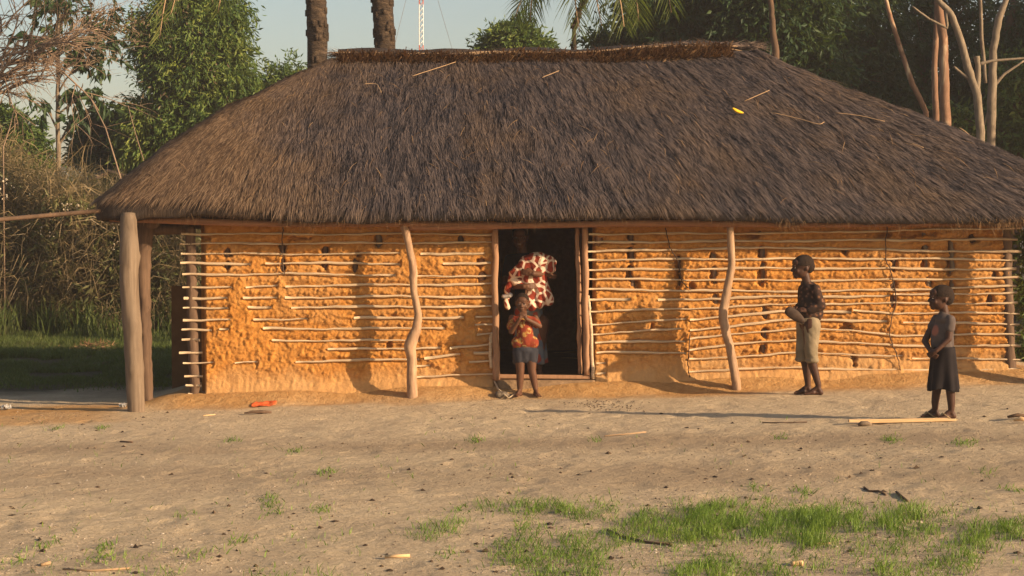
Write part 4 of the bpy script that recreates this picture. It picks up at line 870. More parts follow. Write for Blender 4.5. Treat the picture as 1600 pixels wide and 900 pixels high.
for pts, r, mt, lab in (([(1352, 764), (1360, 770), (1375, 771), (1386, 776)], .006, 'darkpost', 'thin dark curved twig on bare sand above the right grass patch'),
                        ([(1403, 772), (1411, 779), (1420, 786)], .008, 'darkpost', 'short straight dark stick just right of the curved twig'),
                        ([(950, 832), (975, 843), (1010, 851), (1050, 855)], .007, 'darkpost', 'long dark twig lying across the thin grass, left of the dense patch'),
                        ([(1262, 853), (1300, 852)], .004, 'stalk', 'pale straw stem under the dense grass'),
                        ([(600, 875), (640, 873)], .009, 'pale', 'pale flat splinter of wood among thin grass, bottom centre'),
                        ([(95, 893), (140, 896), (200, 892)], .005, 'stalk', 'thin pale stalk along the bottom edge, left side'),
                        ([(945, 683), (980, 680), (1010, 677)], .006, 'stalk', 'thin pale straw lying on the wheel track before the doorway'),
                        ([(1192, 662), (1230, 662), (1262, 661)], .005, 'darkpost', 'thin dark twig on sand left of the pale plank'),
                        ([(186, 692), (205, 693)], .007, 'bark', 'short reddish stick on the sand at left'),
                        ([(60, 888), (75, 884)], .009, 'stalk', 'short tan stalk stub, bottom left corner'),
                        ([(1240, 887), (1250, 886), (1256, 887)], .012, 'pale', 'pale chip of wood at the bottom edge below the dense grass'),
                        ([(316, 651), (335, 649)], .005, 'pale', 'small pale splinter on the sand left of the orange scrap')):
    q_ = [gpt(x, y)+Vector((0, 0, r*.9)) for x, y in pts]; b = MB(); b.tube(q_, r, 7, jit=.3); solo('twig', b, M[mt], q_[0], lab, 'twig')
# ash and chaff, pebbles, crumbs: nobody could count them
def scatter_boxes(name, pts, size, mat, label, flat=.5):
    k = len(pts); t = np.array([[1, 0, 0], [-1, 0, 0], [0, 1, 0], [0, -1, 0], [0, 0, 1], [0, 0, -1]], float); f0 = np.array([[0, 2, 4], [2, 1, 4], [1, 3, 4], [3, 0, 4], [2, 0, 5], [1, 2, 5], [3, 1, 5], [0, 3, 5]])
    sc = size[:, None, None]*(.5+rng.random((k, 6, 1)))*np.array([1, 1, flat]); a = rng.random(k)*6.28; ca, sa = np.cos(a)[:, None], np.sin(a)[:, None]
    v = t[None]*sc; vx_ = v[:, :, 0]*ca-v[:, :, 1]*sa; vy_ = v[:, :, 0]*sa+v[:, :, 1]*ca; v = np.stack([vx_, vy_, v[:, :, 2]], -1)+pts[:, None, :]
    f = (f0[None]+(np.arange(k)*6)[:, None, None]).reshape(-1, 3); return tag(mk(name, v.reshape(-1, 3), f, mat, None, False), label, 'debris', None, 'stuff')
def gscat(N, dens, x0, x1, y0, y1):
    px = x0+(x1-x0)*rng.random(N); py = y0+(y1-y0)*rng.random(N); Y = 1.53*F/(py-HZ); X = (px-800)/F*Y
    for _ in range(6): Y = (CZ-gh(X, Y))*F/(py-HZ); X = (px-800)/F*Y
    k = rng.random(N) < dens(px, py); return X[k], Y[k], px[k], py[k]
n = NM('pebble_mix'); n.col(n.ramp(n.island(), [(0, c3(.14, .10, .065)), (.5, c3(.30, .22, .15)), (.85, c3(.45, .35, .25)), (1, c3(.6, .5, .4))])); M['pebble'] = n.m
X, Y, px, py = gscat(26000, lambda x, y: .15+.85*(fbm(x*.01, y*.02, o=3, s=5) > .5), -10, 1610, 625, 900)
scatter_boxes('pebbles', np.stack([X, Y, gh(X, Y)+.001], -1), .002+.006*rng.random(len(X))**4+.001*rng.random(len(X)), M['pebble'], 'fine pebbles and crumbs scattered over the sand')
n = NM('dark_crumbs'); n.col(n.ramp(n.island(), [(0, c3(.03, .02, .015)), (1, c3(.11, .07, .04))])); M['crumb'] = n.m
X, Y, px, py = gscat(700, lambda x, y: .2+.8*(fbm(x*.006, y*.012, o=2, s=9) > .5), -10, 1610, 640, 900)
scatter_boxes('dark_crumbs', np.stack([X, Y, gh(X, Y)+.003], -1), .006+.016*rng.random(len(X))**3, M['crumb'], 'dark crumbs, leaf bits and droppings strewn over the yard', .55)
X, Y, px, py = gscat(1500, lambda x, y: np.exp(-((x-940)/45)**2-((y-634-.05*(x-940))/6)**2), 830, 1060, 615, 655)
scatter_boxes('ash_patch', np.stack([X, Y, gh(X, Y)+.002], -1), .004+.007*rng.random(len(X)), M['crumb'], 'dark patch of swept ash and twigs in front of the door', .5)

M['shadegrass'] = mat_leaf('rank_grass', [(0, c3(.07, .055, .025)), (.4, c3(.06, .08, .02)), (.75, c3(.10, .125, .03)), (1, c3(.25, .20, .10))], .25, .6, .2, 1.0)
# ------------------------------------------------------------ leaves, grasses
def leafmesh(c, d, L, Wd, nj=1.):
    """diamond leaves, folded on the midrib; c centres (N,3), d directions"""
    N = len(c); r = rng.standard_normal((N, 3)); s = np.cross(d, r); s /= np.linalg.norm(s, axis=1)[:, None]+1e-9; nn = np.cross(s, d)
    L = np.broadcast_to(L, (N,))[:, None]; Wd = np.broadcast_to(Wd, (N,))[:, None]
    v = np.stack([c, c+d*L*.45+s*Wd*.5+nn*Wd*.12, c+d*L-nn*L*.06, c+d*L*.45-s*Wd*.5+nn*Wd*.12], 1).reshape(-1, 3)
    i = np.arange(N)*4; return v, np.stack([i, i+1, i+2, i+3], -1)
def crown_pts(clumps, Y, ntw, per, twl=.35, droop=.3, shell=.55, depth=1.):
    C = []; D = []
    area = np.array([c[2]*c[3] for c in clumps], float); area /= area.sum()
    for (cx, cy, rx, ry), w in zip(clumps, area):
        k = max(4, int(ntw*w)); u = rng.standard_normal((k, 3)); u /= np.linalg.norm(u, axis=1)[:, None]; r = (shell+(1-shell)*rng.random(k))*(rng.random(k)**.15)
        p0 = P(cx, cy, Y); sx = rx*Y/F; sz = ry*Y/F; sy = (sx+sz)/2*depth; gap = fbm(u[:, 0]*2.5+cx*.1, u[:, 1]*2.5, u[:, 2]*2.5, o=2, s=int(cx) % 50)
        r = r*(.72+.75*gap)
        p = np.array(p0)+u*r[:, None]*np.array([sx, sy, sz]); dr = u*np.array([1, 1, .6])+rng.standard_normal((k, 3))*.45; dr[:, 2] -= droop; dr /= np.linalg.norm(dr, axis=1)[:, None]
        t = rng.random((k, per)); pp = p[:, None]+dr[:, None]*(t*twl*(.5+rng.random((k, 1))))[:, :, None]+rng.standard_normal((k, per, 3))*.03
        ld = dr[:, None]*.7+rng.standard_normal((k, per, 3))*.6; ld[:, :, 2] -= droop; ld /= np.linalg.norm(ld, axis=2)[:, :, None]
        C.append(pp.reshape(-1, 3)); D.append(ld.reshape(-1, 3))
    return np.concatenate(C), np.concatenate(D)
def limb(b, p, q, r0, r1, n=7, wob=.12, seg=7):
    p = Vector(p); q = Vector(q); L = (q-p).length; pts = []; rr = []; o = Vector((random.uniform(-1, 1), random.uniform(-1, 1), .4))*L*wob; ph = random.random()*6
    for i in range(n+1):
        t = i/n; pts.append(p.lerp(q, t)+o*math.sin(math.pi*t)+Vector((math.sin(ph+t*7), math.cos(ph+t*6), 0))*L*.015); rr.append(r0+(r1-r0)*t)
    b.tube(pts, rr, seg, jit=.12); return pts
def tree(label, base_px, Y, trunk_px, r0, clumps, leaf, nleaf, L, Wd, bark='bark', droop=.3, twl=.35, shell=.5, group=None, cat='tree', name='broadleaf_tree', depth=1., gz=None):
    X = PX(base_px, Y); z = g1(X, Y)-.1; t = thing(name, label, cat, (X, Y, z+.1), group); b = MB()
    pts = [Vector((X, Y, z))]+[P(x, y, Y) for x, y in trunk_px]; k = len(pts); rr = [r0*(1-.55*i/(k-1)) for i in range(k)]
    out = []; ro = []
    for i in range(k-1):
        for j in range(4): u = j/4; out.append(pts[i].lerp(pts[i+1], u)+Vector((random.uniform(-1, 1), random.uniform(-1, 1), 0))*r0*.15); ro.append(rr[i]+(rr[i+1]-rr[i])*u)
    out.append(pts[-1]); ro.append(rr[-1]); b.tube(out, ro, 10, jit=.1)
    for (cx, cy, rx, ry) in clumps:
        c = P(cx, cy, Y)+Vector((0, random.uniform(-.5, .5)*rx*Y/F, 0)); st_ = min(range(len(out)), key=lambda i: abs(out[i].z-(c.z-.5*(abs(c.x-out[i].x))-.3))); ps = limb(b, out[st_], c, ro[st_]*.5, .012, 7, .14)
        for _ in range(5): e = c+Vector((random.uniform(-1, 1)*rx*Y/F*.8, random.uniform(-1, 1)*rx*Y/F*.8, random.uniform(-.6, 1)*ry*Y/F*.8)); limb(b, ps[random.choice((3, 4, 5))], e, .025, .006, 5, .15, 5)
    b.build('trunk', M[bark], t)
    if nleaf:
        per = 9; C, D = crown_pts(clumps, Y, nleaf//per, per, twl, droop, shell, depth); v, f = leafmesh(C, D, L*(.6+.7*rng.random(len(C))), Wd*(.7+.6*rng.random(len(C)))); mk('crown', v, f, M[leaf], t, False)
    return t
# ---- left side
tree('large bright green tree with dense crown rising behind the left end of the roof', 330, 35, [(325, 200), (320, 90), (315, 20)], .16,
     [(310, 40, 68, 60), (255, 80, 42, 42), (290, 110, 66, 60), (345, 120, 46, 50), (240, 185, 44, 42), (305, 185, 76, 52), (240, 40, 30, 34), (300, -30, 60, 44), (360, 75, 24, 34), (280, 240, 70, 44), (385, 175, 36, 30), (355, 20, 24, 26), (215, 225, 30, 30)],
     'leaf_green', 78000, .15, .040, 'bark', .55, .4, .25)
tree('low bushy green tree behind the upper left slope of the thatch', 430, 38, [(432, 240), (432, 140)], .09, [(425, 150, 40, 30), (448, 118, 22, 18), (405, 170, 40, 35), (455, 135, 16, 18)], 'leaf_green', 9000, .16, .04, 'bark', .3, .3)
tree('small dark green tree beyond the shed, left of the large bright one', 165, 37, [(165, 250), (160, 200)], .08, [(160, 195, 34, 26), (175, 230, 45, 32), (140, 235, 26, 26), (200, 205, 30, 30), (190, 255, 50, 25)], 'leaf_dark', 12000, .16, .055, 'bark', .3, .3)
tree('rounded green bush tree at the far left edge under the bare branches', 15, 34, [(15, 260), (15, 220)], .1, [(20, 220, 45, 36), (-10, 200, 40, 40), (45, 245, 28, 22), (10, 258, 60, 30)], 'leaf_green', 14000, .16, .052, 'bark', .25, .25)
# slender pale tree, sparse big leaves
tree('slender pale trunked tree with sparse drooping leaves, between bush and shed', 92, 31.8, [(91, 270), (90, 180), (91, 110), (92, 30), (92, -60)], .055,
     [(60, 158, 18, 10), (125, 140, 26, 12), (150, 50, 38, 22), (168, 18, 26, 14), (60, 60, 30, 20), (120, 80, 30, 20), (165, 90, 20, 14), (90, 10, 40, 25), (150, 160, 20, 12), (115, 182, 16, 8)], 'leaf_dark', 950, .26, .09, 'palebark', .7, .3, .2, name='slender_tree')
# bare twiggy tree overhanging the left
t = thing('bare_tree', 'nearly leafless brown twiggy tree spreading over the upper left corner', 'tree', (PX(-90, 29), 29, g1(PX(-90, 29), 29))); b = MB(); tips = []
def grow(p, d, L, r, lv):
    q = p+d*L; ps = limb(b, p, q, r, r*.6, 5, .08, 5 if lv > 1 else 7)
    if lv >= 4: tips.append(q); return
    for _ in range(3 if lv else 4):
        dd = (d+Vector((random.uniform(-.9, .9), random.uniform(-.9, .9), random.uniform(-.75, .7)))).normalized(); grow(ps[random.choice((2, 3, 4, 5))], dd, L*random.uniform(.58, .85), r*.55, lv+1)
bs = Vector((PX(-90, 29), 29, -.3)); limb(b, bs, P(-60, 190, 29), .12, .09)
for ex, ey in ((55, 110), (100, 75), (40, 50), (0, 20), (80, 20), (110, 45), (165, 75), (30, 90), (-20, 100), (60, -10), (125, 10), (10, 125), (140, 40), (90, -20), (20, 70)):
    st_ = P(-60+random.uniform(-10, 30), 170-random.random()*60, 29); e = P(ex, ey, 29)+Vector((0, random.uniform(-.5, .8), 0)); d = (e-st_); grow(st_, d.normalized(), d.length*.55, .032, 1)
    d2 = Vector((random.uniform(.2, 1), random.uniform(-.5, .5), random.uniform(-.4, .6))).normalized(); grow(st_.lerp(e, .6), d2, d.length*.4, .018, 1)
b.build('trunk', M['twig'], t)
N = 9000; ti = np.array([tuple(x) for x in tips]); k = rng.integers(0, len(ti), N); C = ti[k]+rng.standard_normal((N, 3))**.18; D = rng.standard_normal((N, 3)); D[:, 2] -= .4; D /= np.linalg.norm(D, axis=1)[:, None]
v, f = leafmesh(C, D, .07+.07*rng.random(N), .026+.016*rng.random(N)); mk('crown', v, f, M['leaf_brown'], t, False)
# dry bent stems leaning over the thicket
for pts, r, lab in (([(140, 150), (165, 200), (180, 250), (195, 300)], .018, 'dry tan stem leaning right over the brush, the longest one'), ([(200, 165), (212, 210), (228, 262)], .010, 'thin dry stem leaning before the dark tree, near the roof slope'), ([(15, 200), (5, 230), (25, 160)], .014, 'short grey dry branch at the far left edge')):
    q_ = [P(x, y, 27.8) for x, y in pts]; q_ = sorted(q_, key=lambda v_: v_.z); q_.insert(0, Vector((q_[0].x, 27.8, -.2))); b = MB(); b.tube(q_, [r*(1-.12*i) for i in range(len(q_))], 6, jit=.2); tag(b.build('dry_stem', M['twig'], None, True, q_[0]), lab, 'stem', 'dry leaning stems')
# thicket: dry stems and leaves
def thicket(N, x0, x1, Y0, Y1, topf, mat, name, label, Ls=(.35, .8), wd=.008):
    px = x0+(x1-x0)*rng.random(N); Y = Y0+(Y1-Y0)*rng.random(N); X = (px-800)/F*Y; top = CZ+(HZ-topf(px))/F*Y; z0 = gh(X, Y)
    h = rng.random(N)**.7; hz = z0+(top-z0)*h*(1+.12*rng.standard_normal(N)); p = np.stack([X, Y, hz], -1)
    d = np.stack([rng.standard_normal(N)*.8, rng.standard_normal(N)*.8, rng.standard_normal(N)*.7+.35], -1); d /= np.linalg.norm(d, axis=1)[:, None]; L = Ls[0]+(Ls[1]-Ls[0])*rng.random(N)
    s = np.cross(d, rng.standard_normal((N, 3))); s /= np.linalg.norm(s, axis=1)[:, None]; s *= wd*.5; m = p+d*(L*.55)[:, None]; m[:, 2] += .05*L; e = p+d*L[:, None]; e[:, 2] -= .22*L
    V = np.stack([p-s, p+s, m+s, m-s, e], 1).reshape(-1, 3); i = np.arange(N)*5; f = np.concatenate([np.stack([i, i+1, i+2], -1), np.stack([i, i+2, i+3], -1), np.stack([i+3, i+2, i+4], -1)])
    return V, f
top1 = lambda x: np.interp(x, [-330, 0, 30, 70, 110, 160, 200, 240, 300], [260, 272, 295, 312, 318, 325, 345, 345, 345])+14*(fbm(x*.03, x*0, o=3, s=2)-.5)
V, f = thicket(96000, -330, 330, 28, 31.5, top1, None, '', '', (.4, 1.1), .013); o = tag(mk('dry_brush', V, f, M['drygrass'], None, False), 'tangled dry tan brush and creepers left of the hut', 'brush', None, 'stuff')
N = 46000; px = -330+660*rng.random(N); Y = 27.8+2.6*rng.random(N); X = (px-800)/F*Y; tp = CZ+(HZ-top1(px))/F*Y; z0 = gh(X, Y); C = np.stack([X, Y, z0+(tp-z0)*(rng.random(N)**.6*1.04)], -1); D = rng.standard_normal((N, 3)); D[:, 2] -= .2; D /= np.linalg.norm(D, axis=1)[:, None]
keep = fbm(X*1.6, C[:, 2]*1.6, Y, o=3, s=12) > .47; v, f = leafmesh(C[keep], D[keep], .08+.10*rng.random(keep.sum()), .032+.03*rng.random(keep.sum())); tag(mk('brush_leaves', v, f, M['leaf_olive'], None, False), 'small olive leaves growing through the dry brush at left', 'brush', None, 'stuff')
n = NM('seed_heads'); n.col(c3(.55, .45, .32)); M['seed'] = n.m
N = 420; px = -40+230*rng.random(N); Y = 27.7+.5*rng.random(N); X = (px-800)/F*Y; tp = CZ+(HZ-top1(px))/F*Y; C = np.stack([X, Y, tp-.6*rng.random(N)**1.5], -1); k = fbm(X*2, C[:, 2]*2, o=2, s=5) > .5
o = scatter_boxes('seed_heads', C[k], .012+.014*rng.random(k.sum()), M['seed'], 'pale seed heads dotted over the top of the brush', 1.); o['category'] = 'brush'
def blades(X, Y, h, mat, name, label, wd=.006, lean=.35):
    N = len(X); p = np.stack([X, Y, gh(X, Y)-.003], -1); a = rng.random(N)*6.28; d = np.stack([np.cos(a), np.sin(a), 0*a], -1); s = np.stack([-np.sin(a+.8), np.cos(a+.8), 0*a], -1)*(wd*.5*(.6+.8*rng.random(N)))[:, None]
    ln = h*lean*(.2+1.6*rng.random(N)); m = p+d*(ln*.35)[:, None]+np.array([0, 0, 1])*(h*.6)[:, None]; e = p+d*ln[:, None]+np.array([0, 0, 1])*h[:, None]
    V = np.stack([p-s, p+s, m+s*.8, m-s*.8, e], 1).reshape(-1, 3); i = np.arange(N)*5; f = np.concatenate([np.stack([i, i+1, i+2], -1), np.stack([i, i+2, i+3], -1), np.stack([i+3, i+2, i+4], -1)])
    return tag(mk(name, V, f, mat, None, False), label, 'grass', None, 'stuff')
# lush green low grass in the shade left of the hut
N = 120000; px = -230+540*rng.random(N); Y = 16.8+12*rng.random(N); X = (px-800)/F*Y; dn = sstep(17.6, 20.5, Y+1.6*(fbm(X*1.5, Y*1.5, o=3, s=3)-.5)); k = (rng.random(N) < dn)&(X < -3.3)
k = k & (fbm(X*1.3, Y*.8, o=3, s=19) > .40)
blades(X[k], Y[k], (.03+.09*rng.random(k.sum()))*(.4+1.2*sstep(17, 27, Y[k])), M['shadegrass'], 'shaded_grass', 'low green grass on shaded ground left of the hut', .013, .6)
N = 3200; px = -40+350*rng.random(N); Y = 26.2+1.8*rng.random(N); X = (px-800)/F*Y; k = fbm(X*1.2, Y, o=2, s=6) > .48
blades(X[k], Y[k], .2+.55*rng.random(k.sum()), M['shadegrass'], 'tall_grass', 'taller green grass and weeds at the foot of the dry brush', .024, .5)
# foreground grass
def dens(px, py):
    c = fbm(px*.012, py*.03, o=3, s=21); cc = fbm(px*.05, py*.10, o=2, s=22); cut = lambda v, a, b_: sstep(a, b_, v)
    top = np.interp(px, [0, 300, 600, 700, 800, 1000, 1040, 1100, 1300, 1600], [880, 850, 835, 800, 790, 795, 800, 785, 790, 805])
    A = np.exp(-((px-1280)/260)**4)*np.exp(-((py-828-.02*(px-1280))/36)**4)+.8*np.exp(-((px-1550)/90)**2)*np.exp(-((py-825)/14)**2)+.9*np.exp(-((px-870)/90)**2)*np.exp(-((py-798)/11)**2)+.5*np.exp(-((px-1200)/260)**2)*np.exp(-((py-875)/25)**2)
    Bq = .30*cut(py, top, top+20)*np.interp(px, [0, 500, 620, 1100, 1600], [.12, .25, .7, .8, .5])
    return np.clip(.42*A*(.30+.95*sstep(.36, .62, c))*(.25+1.5*sstep(.36, .7, cc))+Bq*sstep(.47, .60, c)*(.3+1.2*cc), 0, 1)
X, Y, px, py = gscat(190000, dens, -10, 1610, 765, 915)
k_ = rng.random(len(X)) < .8
# gather the blades in tufts
X = X+.016*rng.standard_normal(len(X)); h = (.014+.050*rng.random(len(X))**1.3)*(.55+.8*fbm(X*2.5, Y*2.5, o=2, s=41))*np.where(dens(px, py) > .3, 1.2, .9)
blades(X, Y, h, M['grass'], 'grass', 'fresh green grass patch in the foreground at right and thin shoots around it', .0038, .85)
# scattered small weeds
cs_ = [(420, 780), (422, 790), (428, 805), (290, 805), (70, 853), (160, 862), (165, 875), (140, 880), (370, 850), (930, 690), (745, 690), (1100, 808), (1395, 688), (1518, 690), (1545, 740), (1590, 768), (160, 670), (85, 672), (360, 690), (460, 706), (508, 740), (30, 880), (1508, 695), (1395, 690), (500, 800), (310, 870), (1222, 686), (1185, 800), (700, 870), (715, 800), (1180, 765), (1258, 770)]
XX = []; YY = []
for x, y in cs_:
    c_ = gpt(x, y); k = random.randint(25, 60); XX += list(c_.x+.035*rng.standard_normal(k)); YY += list(c_.y+.09*rng.standard_normal(k))
X, Y, px, py = gscat(1900, lambda x, y: .5*(fbm(x*.01, y*.02, o=2, s=77) > .52), -10, 1610, 650, 900); XX += list(X); YY += list(Y)
XX = np.array(XX); YY = np.array(YY); blades(XX, YY, .010+.035*rng.random(len(XX)), M['grass'], 'weed_tufts', 'tiny weed tufts dotted over the sand', .006, 1.1)
N = 3800; X, Y, px, py = gscat(5200, lambda x, y: np.clip(dens(x, y)*1.4+.012, 0, .8), -10, 1610, 650, 915)
o = blades(X, Y, .004+.008*rng.random(len(X)), M['stalk'], 'dry_litter', 'bits of dry grass and straw lying between the green shoots', .005, 9.)

# ---- palms behind the hut
def frond(b, base, d0, L, droop, leafl=.55, n=34, twist=0.):
    base = Vector(base); d = Vector(d0).normalized(); pts = [base]; p = base.copy()
    for i in range(n): d = (d+Vector((0, 0, -droop/n*(.6+i/n*1.2)))).normalized(); p = p+d*(L/n); pts.append(p.copy())
    b.tube(pts, [.028*(1-.85*i/n)+.003 for i in range(n+1)], 5, 0)
    for i in range(3, n):
        d = (pts[i+1]-pts[i]).normalized(); sd_ = d.cross(Vector((0, 0, 1))); sd_ = sd_.normalized() if sd_.length > .05 else Vector((1, 0, 0)); up = sd_.cross(d)
        for sg in (-1, 1):
            for k in (0, .5):
                l = leafl*math.sin(math.pi*min(1, .15+.85*(i/n))**1.0)**.6*random.uniform(.8, 1.1)+.05; q0 = pts[i]+(pts[i+1]-pts[i])*k
                ld = (sd_*sg*.8+d*.55+up*random.uniform(-.2, .3)+Vector((0, 0, -.25))).normalized(); m = q0+ld*l*.5; e = q0+ld*l+Vector((random.uniform(-.03, .03), 0, -.30*l)); w = d*.014
                b.add([q0-w*.6, q0+w*.6, m+w, e, m-w], [(0, 1, 2, 4), (4, 2, 3)], 1)
def frond_px(b, pts, Y, leafl=.5, step=.045):
    q = [P(x, y, Y)+Vector((0, dy, 0)) for x, y, dy in pts]; out = []
    for i in range(len(q)-1):
        p0 = q[max(i-1, 0)]; p1 = q[i]; p2 = q[i+1]; p3 = q[min(i+2, len(q)-1)]
        for k in range(12): t_ = k/12; out.append(.5*((2*p1)+(p2-p0)*t_+(2*p0-5*p1+4*p2-p3)*t_*t_+(3*p1-p0-3*p2+p3)*t_**3))
    out.append(q[-1]); n = len(out)-1; b.tube(out, [.022*(1-.85*i/n)+.003 for i in range(n+1)], 5, 0); L = 0
    for i in range(2, n):
        d = (out[i+1]-out[i]); dl = d.length; d.normalize(); sd_ = d.cross(Vector((0, 1, 0))).normalized(); up = sd_.cross(d); m_ = max(1, int(dl/step))
        for j in range(m_):
            q0 = out[i]+d*dl*j/m_
            for sg in (-1, 1):
                l = leafl*math.sin(math.pi*min(1, .12+.86*(i/n)))**.6*random.uniform(.8, 1.1)+.06
                ld = (sd_*sg*random.uniform(.45, .8)+d*.8+up*random.uniform(-.5, .3)+Vector((0, 0, -.25))).normalized(); m = q0+ld*l*.5+Vector((0, 0, -.02)); e = q0+ld*l+Vector((random.uniform(-.03, .03), 0, -.25*l)); w = d*.012+up*.006
                b.add([q0-w*.6, q0+w*.6, m+w, e, m-w], [(0, 1, 2, 4), (4, 2, 3)], 1)
def palm(label, bx, Y, path, r0, fr, name='oil_palm', fpx=()):
    X = PX(bx, Y); z = g1(X, Y); t = thing(name, label, 'palm', (X, Y, z), 'palms behind the hut'); b = MB(); pts = [Vector((X, Y, z-.1))]+[P(x, y, Y) for x, y in path]; out = []
    for i in range(len(pts)-1):
        for j in range(14): out.append(pts[i].lerp(pts[i+1], j/14))
    b.tube(out, [r0*(1+.06*random.random()) for _ in out], 16, jit=.07)
    for _ in range(70):                                                  # old leaf-base stubs
        i = random.randrange(len(out)); a = random.random()*6.28; c = out[i]+Vector((math.cos(a)*r0*.98, math.sin(a)*r0*.98, 0)); b.box(c, (.05, .05, .09), rot=Matrix.Rotation(a, 3, 'Z'))
    b.build('trunk', M['palmbark'], t)
    for (d, L, dr, ll) in fr:
        b = MB(); frond(b, out[-1]+Vector((0, 0, .1)), d, L, dr, ll); b.build('frond', [M['stalk'], M['frond']], t, False)
    for pp in fpx: b = MB(); frond_px(b, pp, Y); b.build('frond', [M['stalk'], M['frond']], t, False)
up = [((math.cos(a)*.5, math.sin(a)*.5+.2, 1), 3.4, .8, .6) for a in np.arange(0, 6.2, .9)]
palm('thick dark palm trunk, the left of the two behind the ridge', 495, 24, [(496, 60), (494, 0), (494, -140)], .145, up, fpx=([(490, -150, 0), (400, -150, -.4), (310, -80, -.7), (280, 0, -.8), (270, 72, -.9)], [(490, -150, 0), (420, -140, -.8), (350, -90, -1.2), (318, -20, -1.4), (300, 45, -1.5)], [(490, -150, 0), (430, -130, 0), (375, -80, .2), (345, -30, .3), (335, 15, .3)]))
palm('thick brown palm trunk, the right of the two behind the ridge', 601, 24.5, [(602, 70), (597, 0), (594, -150)], .15, up)
palm('palm with arching fronds hanging over the middle of the ridge', 897, 25, [(897, 40), (940, -70)], .03,
     [((1, .3, 1), 2.2, 1.5, .6), ((-.4, .9, 1), 2.2, 1.4, .6)], 'arching_palm',
     ([(940, -80, 0), (890, -95, -.2), (850, -50, -.3), (832, -5, -.4), (828, 38, -.4)], [(940, -80, 0), (880, -60, .2), (840, -35, .3), (815, -5, .3), (806, 22, .3)], [(940, -80, 0), (905, -50, -.6), (895, 0, -.8), (902, 62, -.9)], [(940, -80, 0), (925, -60, -.5), (925, -10, -.8), (935, 52, -.9)],
      [(940, -80, 0), (965, -60, -.5), (985, -10, -.7), (992, 45, -.8)], [(940, -80, 0), (990, -80, -.3), (1030, -40, -.4), (1045, 25, -.4)], [(940, -80, 0), (950, -40, -.8), (962, 10, -.9), (968, 55, -1)], [(940, -80, 0), (1000, -100, -.3), (1065, -70, -.4), (1090, -15, -.4)]))
# lattice mast
t = thing('radio_mast', 'thin red and white lattice mast rising behind the ridge', 'mast', (PX(658, 60), 60, -.3)); n = NM('mast_paint'); st_ = n.t.nodes.new('ShaderNodeSeparateXYZ'); n.link(n.co.outputs['Object'], st_.inputs[0])
n.col(n.ramp(n.math('FRACT', n.math('MULTIPLY', st_.outputs[2], .34)), [(.49, c3(.7, .66, .6)), (.51, c3(.45, .10, .05))])); M['mast'] = n.m
b = MB(); mx = PX(658, 60); tri = [(.09, 0), (-.05, .08), (-.05, -.08)]
for x, y in tri: b.tube([(mx+x, 60+y, -.3), (mx+x, 60+y, 12.5)], .016, 6)
for i in range(62):
    for k in range(3): a, c = tri[k], tri[(k+1) % 3]; z = -.1+i*.2; b.tube([(mx+a[0], 60+a[1], z), (mx+c[0], 60+c[1], z+.2)], .009, 4)
b.build('lattice', M['mast'], t); b = MB()
for x in (3.6, -3.2): b.tube([(mx, 60, 12.3), (mx+x, 61, 0)], .006, 4)
b.build('guy_wire', M['stone'], t)
# tree top seen over the ridge
tree('round green tree top showing just over the middle of the ridge', 803, 34, [(803, 120), (802, 60)], .1, [(800, 62, 36, 20), (775, 70, 26, 12), (830, 68, 26, 12), (808, 48, 20, 12)], 'leaf_green', 6500, .13, .045, 'bark', .2, .25)
tree('low dark tree behind the ridge, under the palm fronds', 1000, 31, [(1000, 100), (1000, 50)], .1, [(985, 60, 40, 16), (1030, 50, 50, 30), (945, 68, 24, 10)], 'leaf_dark', 8000, .14, .05)
# ---- right side: dark trees
dk = [(1090, 30, [(1060, 30, 70, 40), (1110, 50, 60, 35), (1090, -10, 80, 40), (1020, 0, 50, 30), (1140, 10, 60, 40)], 'dark leafy tree behind the ridge, right of the palm fronds'),
      (1205, 29, [(1190, 20, 70, 60), (1230, 70, 70, 50), (1250, 10, 60, 50), (1170, 60, 45, 35), (1270, 110, 55, 40), (1215, -40, 90, 40)], 'dark tree with brown trunk over the right end of the ridge'),
      (1320, 32, [(1310, 40, 80, 70), (1340, 120, 70, 60), (1290, 140, 60, 40), (1370, 60, 60, 60), (1330, -30, 90, 50), (1400, 150, 60, 40)], 'broad dark tree behind the upper right roof slope'),
      (1450, 33, [(1440, 60, 80, 80), (1480, 150, 80, 60), (1420, 160, 60, 40), (1500, 30, 80, 70), (1450, -30, 90, 50), (1510, 180, 60, 40)], 'dark tree behind the group of pale trunks'),
      (1580, 31, [(1570, 100, 60, 70), (1600, 180, 70, 60), (1610, 60, 60, 60), (1560, 200, 60, 40), (1640, 110, 60, 80)], 'dark green tree at the right edge behind the pale trunks')]
for bx, Y, cl, lab in dk: tree(lab, bx, Y, [(bx, 200), (bx-8, 90), (bx+5, 0)], .16, cl, 'leaf_dark', 15000, .16, .05, 'bark', .4, .4, .2)
cl = [(x, 200+18*math.sin(x), 60, 60) for x in range(1180, 1700, 60)]+[(x, 130+20*math.sin(x*2), 55, 34) for x in range(1180, 1560, 60)]
tree('wide dark wood edge far behind the right half of the roof', 1400, 40, [(1400, 200), (1400, 100)], .15, cl, 'leaf_dark', 20000, .24, .08, 'bark', .3, .5, .1)
